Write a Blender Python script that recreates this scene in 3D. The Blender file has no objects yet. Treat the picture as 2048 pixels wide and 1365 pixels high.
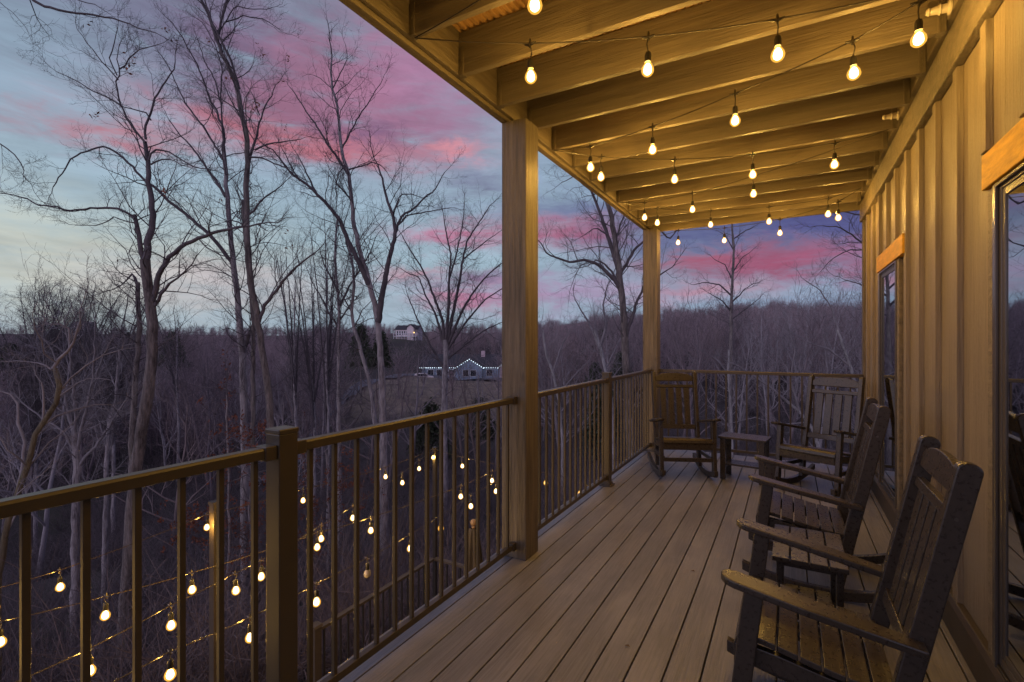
import bpy, bmesh, math, random
import numpy as np
from mathutils import Vector, Matrix

SC = bpy.context.scene
COL = SC.collection
random.seed(7)
R = math.radians

# ---------------------------------------------------------------- camera
H = 1.45                       # eye height above the deck boards
YAW = math.atan(556 / 986)     # camera turned left of the deck's long axis
FPX = 986.0                    # focal length in pixels of the 2048 px wide photograph
CT, ST = math.cos(YAW), math.sin(YAW)
cam_d = bpy.data.cameras.new('camera')
cam_d.lens = FPX / 2048 * 36
cam_d.clip_end = 3000
cam_d.clip_start = 0.05
cam = bpy.data.objects.new('camera', cam_d)
cam.location = (0, 0, H)
cam.rotation_euler = (R(90), 0, YAW)
COL.objects.link(cam)
SC.camera = cam
SC.view_settings.view_transform = 'Standard'
SC.view_settings.look = 'None'
SC.view_settings.exposure = 0
SC.view_settings.gamma = 1
SC.cycles.use_denoising = True
try:
    SC.cycles.denoiser = 'OPENIMAGEDENOISE'
except Exception:
    pass
SC.cycles.max_bounces = 6
SC.cycles.diffuse_bounces = 3
SC.cycles.glossy_bounces = 3
SC.cycles.transparent_max_bounces = 8
SC.cycles.sample_clamp_indirect = 4

def at(px, py, zc):
    """point seen at photo pixel (px,py), zc metres in front of the camera plane"""
    xc = (px - 1024) / FPX * zc
    return Vector((xc * CT - zc * ST, xc * ST + zc * CT, H - (py - 682.5) / FPX * zc))
def at_z(px, py, z):
    return at(px, py, (H - z) * FPX / (py - 682.5))
def s2l(c):
    return tuple((v / 12.92 if v <= .04045 else ((v + .055) / 1.055) ** 2.4) for v in c)

# ---------------------------------------------------------------- sky (dusk, after sunset: no sun)
world = bpy.data.worlds.new('World')
SC.world = world
world.use_nodes = True
nt = world.node_tree
nt.nodes.clear()
class NG:
    def __init__(s, nt): s.nt = nt
    def n(s, t, **kw):
        o = s.nt.nodes.new(t)
        for k, v in kw.items(): setattr(o, k, v)
        return o
    def put(s, sock, v):
        if isinstance(v, bpy.types.NodeSocket): s.nt.links.new(v, sock)
        else: sock.default_value = v
    def m(s, op, a, b=0.0, c=None, clamp=False):
        o = s.n('ShaderNodeMath', operation=op, use_clamp=clamp)
        s.put(o.inputs[0], a); s.put(o.inputs[1], b)
        if c is not None: s.put(o.inputs[2], c)
        return o.outputs[0]
    def mix(s, f, a, b, bt='MIX'):
        o = s.n('ShaderNodeMix', data_type='RGBA', blend_type=bt)
        s.put(o.inputs[0], f)
        s.put(o.inputs[6], a if isinstance(a, bpy.types.NodeSocket) else (*a, 1)[:4])
        s.put(o.inputs[7], b if isinstance(b, bpy.types.NodeSocket) else (*b, 1)[:4])
        return o.outputs[2]
    def noise(s, vec, scale, detail=4, rough=.55, dist=0):
        o = s.n('ShaderNodeTexNoise')
        s.put(o.inputs['Vector'], vec)
        o.inputs['Scale'].default_value = scale
        o.inputs['Detail'].default_value = detail
        o.inputs['Roughness'].default_value = rough
        o.inputs['Distortion'].default_value = dist
        return o.outputs['Fac']
    def mapping(s, vec, scale=(1, 1, 1), loc=(0, 0, 0)):
        o = s.n('ShaderNodeMapping')
        s.put(o.inputs['Vector'], vec)
        o.inputs['Scale'].default_value = scale
        o.inputs['Location'].default_value = loc
        return o.outputs[0]
    def ramp(s, f, stops):
        o = s.n('ShaderNodeValToRGB')
        s.put(o.inputs[0], f)
        e = o.color_ramp.elements
        while len(e) < len(stops): e.new(.5)
        for q, (p, c) in zip(e, stops):
            q.position = p; q.color = (*c, 1)[:4]
        return o.outputs[0]
g = NG(nt)
tc = g.n('ShaderNodeTexCoord').outputs['Generated']
sx = g.n('ShaderNodeSeparateXYZ'); nt.links.new(tc, sx.inputs[0])
DEG = 180 / math.pi
az0 = g.m('MULTIPLY', g.m('ARCTAN2', sx.outputs[0], sx.outputs[1]), DEG)
el0 = g.m('MULTIPLY', g.m('ARCSINE', sx.outputs[2]), DEG)
stretch = g.mapping(tc, (1, 1, 3.2))
wn1 = g.noise(stretch, 3.2, 5, .6)
wn2 = g.noise(g.mapping(tc, (1, 1, 3.2), (4.3, 1.7, 2.2)), 3.6, 5, .6)
az = g.m('MULTIPLY_ADD', g.m('SUBTRACT', wn1, .5), 13, az0)
el = g.m('MULTIPLY_ADD', g.m('SUBTRACT', wn2, .5), 4.6, el0)
fine = g.noise(g.mapping(tc, (1, 1, 5.5), (9, 3, 1)), 7, 7, .62, .3)
fine2 = g.m('MULTIPLY_ADD', g.m('SUBTRACT', fine, .5), 1.6, .92, clamp=True)
fine = g.m('MULTIPLY_ADD', g.m('SUBTRACT', fine, .5), 4.2, .86, clamp=True)
w3 = g.noise(g.mapping(tc, (1, 1, 2.6), (2, 8, 5)), 13, 7, .65, .4)
w4 = g.noise(g.mapping(tc, (1, 1, 2.6), (6, 1, 3)), 13, 7, .65, .4)
az = g.m('MULTIPLY_ADD', g.m('SUBTRACT', w3, .5), 10, az)
el = g.m('MULTIPLY_ADD', g.m('SUBTRACT', w4, .5), 5.5, el)
elf = g.m('DIVIDE', el0, 90, clamp=True)
col = g.ramp(elf, [(0, s2l((.60, .67, .74))), (.10, s2l((.62, .72, .78))), (.22, s2l((.59, .68, .76))),
                   (.36, s2l((.50, .56, .64))), (.7, s2l((.33, .36, .48)))])
def azel(px, py):
    a = math.atan((px - 1024) / FPX)
    return (a - YAW) * DEG, math.atan((682.5 - py) / FPX * math.cos(a)) * DEG
# the right-hand sky is darker and bluer
right = g.m('SMOOTH_MIN', g.m('MULTIPLY_ADD', az0, 1 / 34, .85, clamp=True), 1, .1)
right = g.m('MULTIPLY', right, .86, clamp=True)
low = g.ramp(elf, [(0, s2l((.50, .56, .68))), (.07, s2l((.50, .56, .68))), (.13, s2l((.38, .38, .58))), (.3, s2l((.30, .30, .48)))])
col = g.mix(right, col, low)
BL = [  # px, py, spread az, spread el (degrees), colour, strength, uses wisps
    (60, 520, 16, 5.0, (.79, .80, .74), .85, 0), (430, 565, 9, 2.2, (.78, .71, .73), .6, 0),
    (450, 85, 12, 4.5, (.43, .42, .53), .75, 1), (540, 150, 8, 5, (.48, .40, .51), .7, 1),
    (650, 205, 6, 3.2, (.58, .41, .51), .85, 1), (760, 190, 7, 4.6, (.65, .46, .56), .9, 1),
    (860, 150, 8, 6, (.66, .48, .61), .85, 0), (520, 265, 8, 1.7, (.67, .42, .49), .95, 1),
    (640, 288, 8, 1.3, (.76, .48, .54), .9, 1),
    (250, 276, 7, .9, (.71, .51, .57), .85, 1), (740, 265, 5, 1.1, (.45, .36, .50), .7, 1),
    (880, 285, 4.5, .8, (.86, .58, .63), .8, 1), (950, 370, 4, 2, (.48, .50, .61), .7, 1),
    (930, 468, 5.5, 1.0, (.72, .46, .57), .85, 1), (840, 545, 5, .8, (.78, .58, .64), .7, 1),
    (950, 562, 5, 1, (.50, .42, .55), .75, 1), (960, 600, 5.5, 1.2, (.74, .48, .58), .85, 1),
    (1140, 462, 7, 1.5, (.72, .40, .49), .95, 0), (1120, 412, 7, 1.3, (.40, .42, .58), .7, 0),
    (1120, 590, 8, 1.6, (.66, .52, .67), .85, 0),
    (1560, 440, 17, 3.2, (.29, .28, .50), .85, 0), (1440, 522, 8, .9, (.66, .37, .46), .9, 0),
    (1620, 530, 9, 1.5, (.63, .34, .45), .95, 0), (1400, 585, 6, .9, (.76, .50, .57), .85, 0),
    (1560, 590, 9, .8, (.58, .66, .75), .6, 0),
]
for px, py, sa, se, c, st, wisp in BL:
    a_, e_ = azel(px, py)
    da = g.m('MULTIPLY', g.m('SUBTRACT', az, a_), 1 / sa)
    de = g.m('MULTIPLY', g.m('SUBTRACT', el, e_), 1 / se)
    d2 = g.m('MULTIPLY_ADD', da, da, g.m('MULTIPLY', de, de))
    f = g.m('MULTIPLY', g.m('POWER', 2.71828, g.m('MULTIPLY', d2, -.75)), st * (1.15 if wisp else 1), clamp=True)
    f = g.m('MULTIPLY', f, fine if wisp else fine2)
    col = g.mix(f, col, s2l(c))
# thin streaky cloud over everything
veil = g.noise(g.mapping(tc, (1, 1.3, 4.5), (1, 4, 7)), 5, 8, .68, .8)
veil = g.m('MULTIPLY_ADD', g.m('SUBTRACT', veil, .5), .75, 1.0)
vc = g.n('ShaderNodeCombineXYZ')
for k_ in range(3): nt.links.new(veil, vc.inputs[k_])
vm = g.n('ShaderNodeVectorMath', operation='MULTIPLY'); nt.links.new(col, vm.inputs[0]); nt.links.new(vc.outputs[0], vm.inputs[1])
col = vm.outputs[0]
# unseen bright sky added behind and left of the viewer, lighting the woods
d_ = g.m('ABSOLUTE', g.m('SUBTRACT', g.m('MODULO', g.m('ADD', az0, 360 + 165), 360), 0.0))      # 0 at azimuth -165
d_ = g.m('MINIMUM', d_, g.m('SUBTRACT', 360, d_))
fill_glow = g.m('MULTIPLY', g.m('SMOOTH_MIN', g.m('MULTIPLY_ADD', d_, -1 / 35, 2.2, clamp=True), 1, .2), g.m('POWER', 2.71828, g.m('MULTIPLY', g.m('ABSOLUTE', g.m('SUBTRACT', el0, 8)), -.045)))
fill_glow = g.m('MULTIPLY', fill_glow, g.m('GREATER_THAN', el0, -1))
zen = g.m('MULTIPLY_ADD', el0, 1 / 30, -1.55, clamp=True)  # overhead sky also lifted, out of view, as extra fill light
col = g.mix(zen, col, (.30, .30, .44))
col = g.mix(fill_glow, col, (1.42, 1.27, 1.72))
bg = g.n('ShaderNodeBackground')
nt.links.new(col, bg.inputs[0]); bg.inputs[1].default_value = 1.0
out = g.n('ShaderNodeOutputWorld'); nt.links.new(bg.outputs[0], out.inputs[0])
world.cycles.sampling_method = 'MANUAL'
world.cycles.sample_map_resolution = 512

# ---------------------------------------------------------------- materials
def mat(name, base, rough=.6, bump=None, var=.25, scale=(6, 6, 6), spec=.5, nscale=1, base2=None, metallic=0, ior=None, rvar=0, detail=6, knots=False):
    m = bpy.data.materials.new(name); m.use_nodes = True
    q = NG(m.node_tree); p = m.node_tree.nodes['Principled BSDF']
    t = q.n('ShaderNodeTexCoord').outputs['Object']
    v = q.mapping(t, scale)
    n = q.noise(v, nscale, detail, .65)
    b2 = base2 or tuple(x * (1 - var) for x in base)
    b1 = base if base2 else tuple(min(1, x * (1 + var)) for x in base)
    c = q.ramp(n, [(.3, b2), (.7, b1)])
    m.node_tree.links.new(c, p.inputs['Base Color'])
    p.inputs['Roughness'].default_value = rough
    if rvar:
        q.put(p.inputs['Roughness'], q.m('MULTIPLY_ADD', q.m('SUBTRACT', n, .5), rvar, rough, clamp=True))
    p.inputs['Specular IOR Level'].default_value = spec
    p.inputs['Metallic'].default_value = metallic
    if ior: p.inputs['IOR'].default_value = ior
    if knots:
        vo = q.n('ShaderNodeTexVoronoi'); m.node_tree.links.new(q.mapping(t, (5, 5, 1.9)), vo.inputs['Vector'])
        vo.inputs['Scale'].default_value = 1
        kn = q.m('MULTIPLY_ADD', vo.outputs['Distance'], -16, 1.6, clamp=True)
        ck = q.noise(q.mapping(t, (70, 70, 1.6)), 1, 3, .5)
        kn = q.m('MAXIMUM', q.m('MULTIPLY', kn, .75), q.m('MULTIPLY', q.m('MULTIPLY', q.m('SUBTRACT', ck, .68), 14, clamp=True), .6))
        m.node_tree.links.new(q.mix(kn, c, (.03, .022, .016)), p.inputs['Base Color'])
    if bump:
        bsc, bst, bd = bump
        nb = q.noise(q.mapping(t, bsc), 1, 5, .7)
        o = q.n('ShaderNodeBump'); o.inputs['Strength'].default_value = bst; o.inputs['Distance'].default_value = bd
        m.node_tree.links.new(nb, o.inputs['Height']); m.node_tree.links.new(o.outputs[0], p.inputs['Normal'])
    return m
def emit(name, c, s):
    m = bpy.data.materials.new(name); m.use_nodes = True
    m.node_tree.nodes.clear(); q = NG(m.node_tree)
    e = q.n('ShaderNodeEmission'); e.inputs[0].default_value = (*c, 1); e.inputs[1].default_value = s
    o = q.n('ShaderNodeOutputMaterial'); m.node_tree.links.new(e.outputs[0], o.inputs[0])
    return m
def lit_glass(name, c, strength, f):
    m = bpy.data.materials.new(name); m.use_nodes = True
    m.node_tree.nodes.clear(); q = NG(m.node_tree); L = m.node_tree.links
    e = q.n('ShaderNodeEmission'); e.inputs[0].default_value = (*c, 1); e.inputs[1].default_value = strength
    tr_ = q.n('ShaderNodeBsdfTransparent'); mx = q.n('ShaderNodeMixShader'); mx.inputs[0].default_value = f
    L.new(tr_.outputs[0], mx.inputs[1]); L.new(e.outputs[0], mx.inputs[2])
    o = q.n('ShaderNodeOutputMaterial'); L.new(mx.outputs[0], o.inputs[0])
    m.cycles.emission_sampling = 'NONE'
    return m
TAUPE = (.132, .106, .076)
M = {}
M['paint_x'] = mat('taupe_paint_across', TAUPE, .5, ((5, 90, 90), .7, .010), .26, (1.6, 26, 26), rvar=.2)      # grain along X
M['paint_y'] = mat('taupe_paint_along', TAUPE, .5, ((90, 5, 90), .7, .010), .40, (26, 1.6, 26), rvar=.2)
M['paint_z'] = mat('taupe_paint_upright', TAUPE, .5, ((90, 90, 6), 1, .016), .5, (38, 38, 2.2), knots=True)
M['siding'] = mat('taupe_siding', (.25, .198, .138), .42, ((150, 150, 6), .9, .012), .24, (45, 45, 1.3), rvar=.2)
M['trim'] = mat('rough_trim_paint', (.185, .149, .106), .45, ((60, 30, 70), 1, .02), .35, (30, 14, 30))
M['cedar'] = mat('cedar', (.60, .305, .006), .55, ((160, 22, 90), .6, .007), .32, (60, 5, 28))
M['base_board'] = mat('dark_base_board', (.05, .039, .031), .5, ((60, 6, 60), .3, .006), .2)
M['corrugated'] = mat('rusty_corrugated_sheet', (.36, .21, .09), .5, None, .35, (12, 2, 12))
M['rail'] = mat('bronze_metal', (.056, .044, .030), .36, ((160, 160, 160), .08, .002), .1, spec=.5)
M['socket'] = mat('black_rubber', (.02, .018, .016), .4, None, .1)
M['wire'] = mat('black_cord', (.03, .024, .018), .38, None, .1)
M['glint_wire'] = mat('cord_painted_golden_glint', (.07, .05, .03), .3, None, .1)  # same cord in a lighter golden colour, standing in for its glints
M['chair'] = mat('dark_brown_plastic_lumber', (.033, .0255, .020), .30, ((480, 480, 480), .09, .002), .3, (60, 60, 60), rvar=.3)
M['bolt'] = mat('steel_bolt', (.16, .14, .12), .3, None, .1, metallic=1)
M['black_metal'] = mat('dark_metal', (.03, .027, .025), .35, None, .1)
M['frame'] = mat('window_frame_vinyl', (.075, .066, .062), .22, None, .08)
M['glass'] = mat('reflective_window_glass', (.46, .50, .55), .012, None, .03, metallic=1)
M['insulator'] = mat('clear_glass_hook', (.55, .50, .42), .1, None, .1, spec=.8)
M['umbrella'] = mat('dark_canvas', (.05, .04, .03), .8, ((60, 60, 8), .5, .01), .2)
M['finial'] = mat('wood_finial', (.30, .19, .10), .5, None, .2)
M['lower_wood'] = mat('dark_stained_wood', (.055, .043, .032), .6, ((40, 40, 4), .3, .01), .25)
M['bulb'] = lit_glass('warm_lit_filament_glow', (1.0, .80, .45), 14, .6)
M['patio_bulb'] = lit_glass('patio_filament_glow', (1.0, .80, .45), 14, .6)
M['dim_bulb'] = lit_glass('dim_filament_glow', (1.0, .62, .25), 4, .6)
M['fleck'] = mat('dry_leaf_bits', (.13, .085, .05), .8, None, .3)
M['deadbulb'] = mat('unlit_bulb_glass', (.35, .30, .22), .15, None, .1, spec=.8)

M['bulb_glass'] = lit_glass('bulb_glass_painted_halo', (1, .47, .06), 1.5, .52)  # amber emission put into the glass stands in for a halo round the bulb
def deck_mat():
    m = bpy.data.materials.new('composite_deck_boards'); m.use_nodes = True
    q = NG(m.node_tree); p = m.node_tree.nodes['Principled BSDF']; L = m.node_tree.links
    t = q.n('ShaderNodeTexCoord').outputs['Object']
    s = q.n('ShaderNodeSeparateXYZ'); L.new(t, s.inputs[0])
    idx = q.m('FLOOR', q.m('DIVIDE', q.m('ADD', s.outputs[0], 1.76), .1425))
    w = q.n('ShaderNodeTexWhiteNoise', noise_dimensions='1D'); L.new(idx, w.inputs['W'])
    cb = q.n('ShaderNodeCombineXYZ'); L.new(s.outputs[0], cb.inputs[0]); L.new(q.m('ADD', s.outputs[1], q.m('MULTIPLY', w.outputs[0], 37)), cb.inputs[1]); L.new(s.outputs[2], cb.inputs[2])
    gr = q.noise(q.mapping(cb.outputs[0], (95, 3.2, 30)), 1, 6, .7, .6)
    big = q.noise(q.mapping(cb.outputs[0], (4, 1.1, 4)), 1, 4, .6)
    stain = q.noise(q.mapping(t, (2.3, 2.3, 2)), 1, 6, .62)
    c = q.ramp(gr, [(.28, (.092, .089, .104)), (.72, (.235, .230, .268))])
    c = q.mix(q.m('MULTIPLY', w.outputs[0], .35), c, (.14, .136, .155))
    c = q.mix(q.m('MULTIPLY_ADD', q.m('SUBTRACT', big, .45), 2.4, 0, clamp=True), c, (.27, .262, .297))
    st = q.m('MULTIPLY', q.m('SUBTRACT', stain, .52), 5, clamp=True)
    c = q.mix(q.m('MULTIPLY', st, .6), c, (.115, .108, .115))
    sp = q.n('ShaderNodeTexVoronoi'); L.new(q.mapping(t, (11, 5, 8)), sp.inputs['Vector'])
    sp.inputs['Scale'].default_value = 1
    dot = q.m('LESS_THAN', sp.outputs['Distance'], .035)
    c = q.mix(q.m('MULTIPLY', dot, .6), c, (.34, .29, .22))
    L.new(c, p.inputs['Base Color'])
    L.new(q.m('MULTIPLY_ADD', stain, -.28, .50, clamp=True), p.inputs['Roughness'])
    b = q.n('ShaderNodeBump'); b.inputs['Strength'].default_value = .7; b.inputs['Distance'].default_value = .005
    L.new(gr, b.inputs['Height']); L.new(b.outputs[0], p.inputs['Normal'])
    return m
M['deck'] = deck_mat()

def bark(name, dark, light, moss=0):
    m = bpy.data.materials.new(name); m.use_nodes = True
    q = NG(m.node_tree); p = m.node_tree.nodes['Principled BSDF']; L = m.node_tree.links
    t = q.n('ShaderNodeTexCoord').outputs['Object']
    ridges = q.noise(q.mapping(t, (15, 15, 2.2)), 1, 6, .75, .5)
    patch = q.noise(q.mapping(t, (3, 3, 1.4)), 1, 5, .65)
    f = q.m('ADD', q.m('MULTIPLY', ridges, .65), q.m('MULTIPLY', patch, .5))
    c = q.ramp(f, [(.42, dark), (.68, light)])
    if moss:
        c = q.mix(q.m('MULTIPLY', q.m('GREATER_THAN', patch, .6), moss), c, (.09, .11, .05))
    L.new(c, p.inputs['Base Color']); p.inputs['Roughness'].default_value = .85
    p.inputs['Specular IOR Level'].default_value = .2
    b = q.n('ShaderNodeBump'); b.inputs['Strength'].default_value = 1; b.inputs['Distance'].default_value = .11
    L.new(ridges, b.inputs['Height']); L.new(b.outputs[0], p.inputs['Normal'])
    return m
M['bark_dark'] = bark('oak_bark', (.065, .053, .052), (.36, .305, .29), .3)
M['bark_pale'] = bark('pale_bark', (.12, .10, .105), (.58, .51, .52))
M['bark_white'] = bark('sycamore_bark', (.22, .20, .20), (.58, .54, .55))
M['bark_ochre'] = bark('mossy_bark', (.10, .08, .06), (.30, .25, .17), .5)
M['twig'] = mat('bare_twigs', (.11, .09, .098), .8, None, .3, (3, 3, 3))
M['twig_pale'] = mat('pale_twigs', (.25, .22, .232), .8, None, .3, (3, 3, 3))
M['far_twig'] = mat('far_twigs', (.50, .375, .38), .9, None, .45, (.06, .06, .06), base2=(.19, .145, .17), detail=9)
M['brush'] = mat('brush_twigs', (.15, .118, .125), .9, None, .45, (.5, .5, .5))
M['dead_leaf'] = mat('russet_leaves', (.21, .065, .030), .8, None, .4, (5, 5, 5))
M['needle'] = mat('evergreen_needles', (.055, .066, .036), .8, None, .4, (2, 2, 2))
M['pale_siding'] = mat('white_siding', (.78, .66, .66), .7, None, .05)
M['blue_siding'] = mat('blue_grey_siding', (.27, .34, .45), .7, None, .05)
M['pink_siding'] = mat('pinkish_siding', (.62, .46, .50), .7, None, .05)
M['roof_dark'] = mat('dark_shingles', (.06, .055, .065), .9, None, .25)
M['pane_dark'] = mat('dark_pane', (.03, .035, .045), .1, None, .1)
M['white_trim'] = mat('white_trim', (.8, .78, .8), .6, None, .05)
M['eave_light'] = emit('cool_white_eave_lights', (.70, .85, 1), 2.6)
M['porch_lamp'] = emit('porch_lamp_glow', (1, .6, .2), 3)

# ---------------------------------------------------------------- mesh helpers
class MB:
    """collects vertices and faces for ONE mesh object"""
    def __init__(s): s.v = []; s.f = []; s.n = 0
    def add(s, v, f):
        s.v.append(np.asarray(v, float)); s.f.extend([tuple(i + s.n for i in q) for q in f]); s.n += len(v)
        return s
    def box(s, lo, hi, mtx=None):
        x0, y0, z0 = lo; x1, y1, z1 = hi
        v = [(x0, y0, z0), (x1, y0, z0), (x1, y1, z0), (x0, y1, z0), (x0, y0, z1), (x1, y0, z1), (x1, y1, z1), (x0, y1, z1)]
        if mtx is not None: v = [tuple(mtx @ Vector(p)) for p in v]
        return s.add(v, [(0, 3, 2, 1), (4, 5, 6, 7), (0, 1, 5, 4), (1, 2, 6, 5), (2, 3, 7, 6), (3, 0, 4, 7)])
    def prism(s, prof, axis, a, b):
        """extrude a 2-D profile (list of 2-tuples) along axis from a to b"""
        def mk(p, t):
            if axis == 'x': return (t, p[0], p[1])
            if axis == 'y': return (p[0], t, p[1])
            return (p[0], p[1], t)
        n = len(prof)
        v = [mk(p, a) for p in prof] + [mk(p, b) for p in prof]
        f = [(i, (i + 1) % n, n + (i + 1) % n, n + i) for i in range(n)]
        f += [tuple(range(n - 1, -1, -1)), tuple(range(n, 2 * n))]
        return s.add(v, f)
    def tube(s, pts, rad, sides=6, caps=True):
        P = np.asarray([tuple(p) for p in pts], float); n = len(P)
        r = np.full(n, rad) if np.isscalar(rad) else np.asarray(rad, float)
        T = np.gradient(P, axis=0); T /= np.linalg.norm(T, axis=1)[:, None] + 1e-12
        md = P[-1] - P[0]; ref = np.array([0, 0, 1.]) if abs(md[2]) < .8 * np.linalg.norm(md) + 1e-9 else np.array([1., 0, 0])
        U = np.cross(T, ref); U /= np.linalg.norm(U, axis=1)[:, None] + 1e-12
        W = np.cross(T, U)
        a = np.arange(sides) * 2 * math.pi / sides
        V = P[:, None] + r[:, None, None] * (U[:, None] * np.cos(a)[None, :, None] + W[:, None] * np.sin(a)[None, :, None])
        f = [(i * sides + j, i * sides + (j + 1) % sides, (i + 1) * sides + (j + 1) % sides, (i + 1) * sides + j) for i in range(n - 1) for j in range(sides)]
        if caps:
            f.append(tuple(range(sides - 1, -1, -1))); f.append(tuple((n - 1) * sides + j for j in range(sides)))
        return s.add(V.reshape(-1, 3), f)
    def lathe(s, prof, c, sides=12):
        """prof: list of (radius, z)"""
        v = []; n = len(prof)
        for r, z in prof:
            for j in range(sides):
                a = j * 2 * math.pi / sides
                v.append((c[0] + r * math.cos(a), c[1] + r * math.sin(a), c[2] + z))
        f = [(i * sides + j, i * sides + (j + 1) % sides, (i + 1) * sides + (j + 1) % sides, (i + 1) * sides + j) for i in range(n - 1) for j in range(sides)]
        f.append(tuple(range(sides - 1, -1, -1))); f.append(tuple((n - 1) * sides + j for j in range(sides)))
        return s.add(v, f)
    def build(s, name, material, parent=None, bevel=0, smooth=False, mtx=None):
        V = np.concatenate(s.v) if s.v else np.zeros((0, 3))
        if parent is not None:
            V = V - np.array(ORG.get(parent.name, (0, 0, 0)))
        me = bpy.data.meshes.new(name)
        me.from_pydata(V.tolist(), [], s.f); me.update()
        return link(name, me, material, parent, bevel, smooth)
ORG = {}
def link(name, me, material, parent=None, bevel=0, smooth=False):
    me.materials.append(material)
    if smooth: me.polygons.foreach_set('use_smooth', [True] * len(me.polygons))
    o = bpy.data.objects.new(name, me); COL.objects.link(o)
    if parent is not None:
        o.parent = parent; ORG[o.name] = ORG.get(parent.name, (0, 0, 0))
    if bevel:
        b = o.modifiers.new('bevel', 'BEVEL'); b.width = bevel; b.segments = 2; b.limit_method = 'ANGLE'; b.angle_limit = R(40)
    return o
def fast_mesh(name, V, Q, smooth=False):
    """V (n,3), Q (m,k) faces all of k corners"""
    me = bpy.data.meshes.new(name)
    k = Q.shape[1]
    me.vertices.add(len(V)); me.vertices.foreach_set('co', V.astype(np.float32).ravel())
    me.loops.add(Q.size); me.loops.foreach_set('vertex_index', Q.astype(np.int32).ravel())
    me.polygons.add(len(Q)); me.polygons.foreach_set('loop_start', np.arange(0, Q.size, k, dtype=np.int32))
    try: me.polygons.foreach_set('loop_total', np.full(len(Q), k, dtype=np.int32))
    except Exception: pass
    if smooth: me.polygons.foreach_set('use_smooth', np.ones(len(Q), dtype=bool))
    me.update(calc_edges=True); me.validate()
    return me
def tag(o, label, cat, group=None):
    o['label'] = label; o['category'] = cat
    if group: o['group'] = group
    return o
def struct(o):
    o['kind'] = 'structure'; return o
def stuff(o, label=None, cat=None):
    o['kind'] = 'stuff'
    if label: o['label'] = label
    if cat: o['category'] = cat
    return o
def thing(name, label, cat, loc=(0, 0, 0), rz=0, group=None):
    o = bpy.data.objects.new(name, None); COL.objects.link(o)
    o.location = loc; o.rotation_euler = (0, 0, rz); o.empty_display_size = .1
    ORG[o.name] = tuple(loc)
    return tag(o, label, cat, group)
def dup(root, loc, rz=0, label=None):
    def cp(o, par):
        c = o.copy(); COL.objects.link(c); c.parent = par
        for ch in o.children: cp(ch, c)
        return c
    r = cp(root, None); r.location = loc; r.rotation_euler = (0, 0, rz)
    if label: r['label'] = label
    return r

# ---------------------------------------------------------------- porch deck
XL, XW = -1.76, .735            # deck's open edge, siding plane of the house
Y0, Y1 = -3.4, 6.86
mb = MB()
x = XL
while x < XW + .02:
    mb.box((x + .0035, Y0, -.026), (x + .1425 - .0035, Y1, 0)); x += .1425
deck = struct(mb.build('deck_floor', M['deck'], bevel=.0025))
mb = MB().box((XL + .02, Y0, -.30), (XL + .06, Y1 - .03, -.03)).box((XL + .02, Y1 - .07, -.30), (XW, Y1 - .03, -.03))
mb.box((XL + .06, Y0, -.06), (XW, Y1 - .07, -.032))
struct(mb.build('deck_frame', M['lower_wood']))

# ---------------------------------------------------------------- house wall
house = thing('house_wall', 'taupe board and batten house wall along the right side of the porch', 'house', (XW, 2, 0))
HB = 4.3
SILL, HEAD = .185, 2.073
W1 = (.45, 2.63); W2 = (4.74, 5.53)     # openings along Y
mb = MB()
# siding sheets round the two openings
def sheet(y0, y1, z0, z1): mb.box((XW, y0, z0), (XW + .03, y1, z1))
sheet(Y0, W1[0], .17, HB); sheet(W1[1], W2[0], .17, HB); sheet(W2[1], 6.78, .17, HB)
for w in (W1, W2): sheet(w[0], w[1], HEAD, HB); sheet(w[0], w[1], .17, SILL)
bats = [2.829 + .405 * k for k in range(-15, 11)]
for yb in bats:
    if yb > 6.75: continue
    z0, z1 = .17, 2.795
    for w in (W1, W2):
        if w[0] - .16 < yb and yb - .07 < w[1] + .16: z0 = 2.245
    mb.box((XW - .026, yb - .07, z0), (XW + .001, yb, z1))
mb.build('siding', M['siding'], house, bevel=.003)
mb = MB().box((XW + .01, 6.78, .0), (XW + .9, 6.80, HB)).box((XW + .9, Y0, -3.2), (XW + .93, 6.78, HB))
mb.box((XW + .03, 6.76, -3.2), (XW + .9, 6.779, -.02))
mb.build('side_wall', M['siding'], house)
mb = MB().box((XW - .029, 6.66, .17), (XW + .0, 6.785, 2.79)).box((XW - .02, 6.786, .0), (XW + .1, 6.81, 2.78))
mb.build('corner_board', M['paint_z'], house, bevel=.004)
mb = MB().box((XW - .048, Y0, 2.79), (XW, 6.80, 2.995))
mb.build('frieze_board', M['trim'], house, bevel=.006)
mb = MB()
mb.prism([(XW - .045, .002), (XW, .002), (XW, .172), (XW - .03, .172), (XW - .045, .15)], 'y', Y0, 6.78)
mb.build('base_board', M['base_board'], house, bevel=.004)
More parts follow.
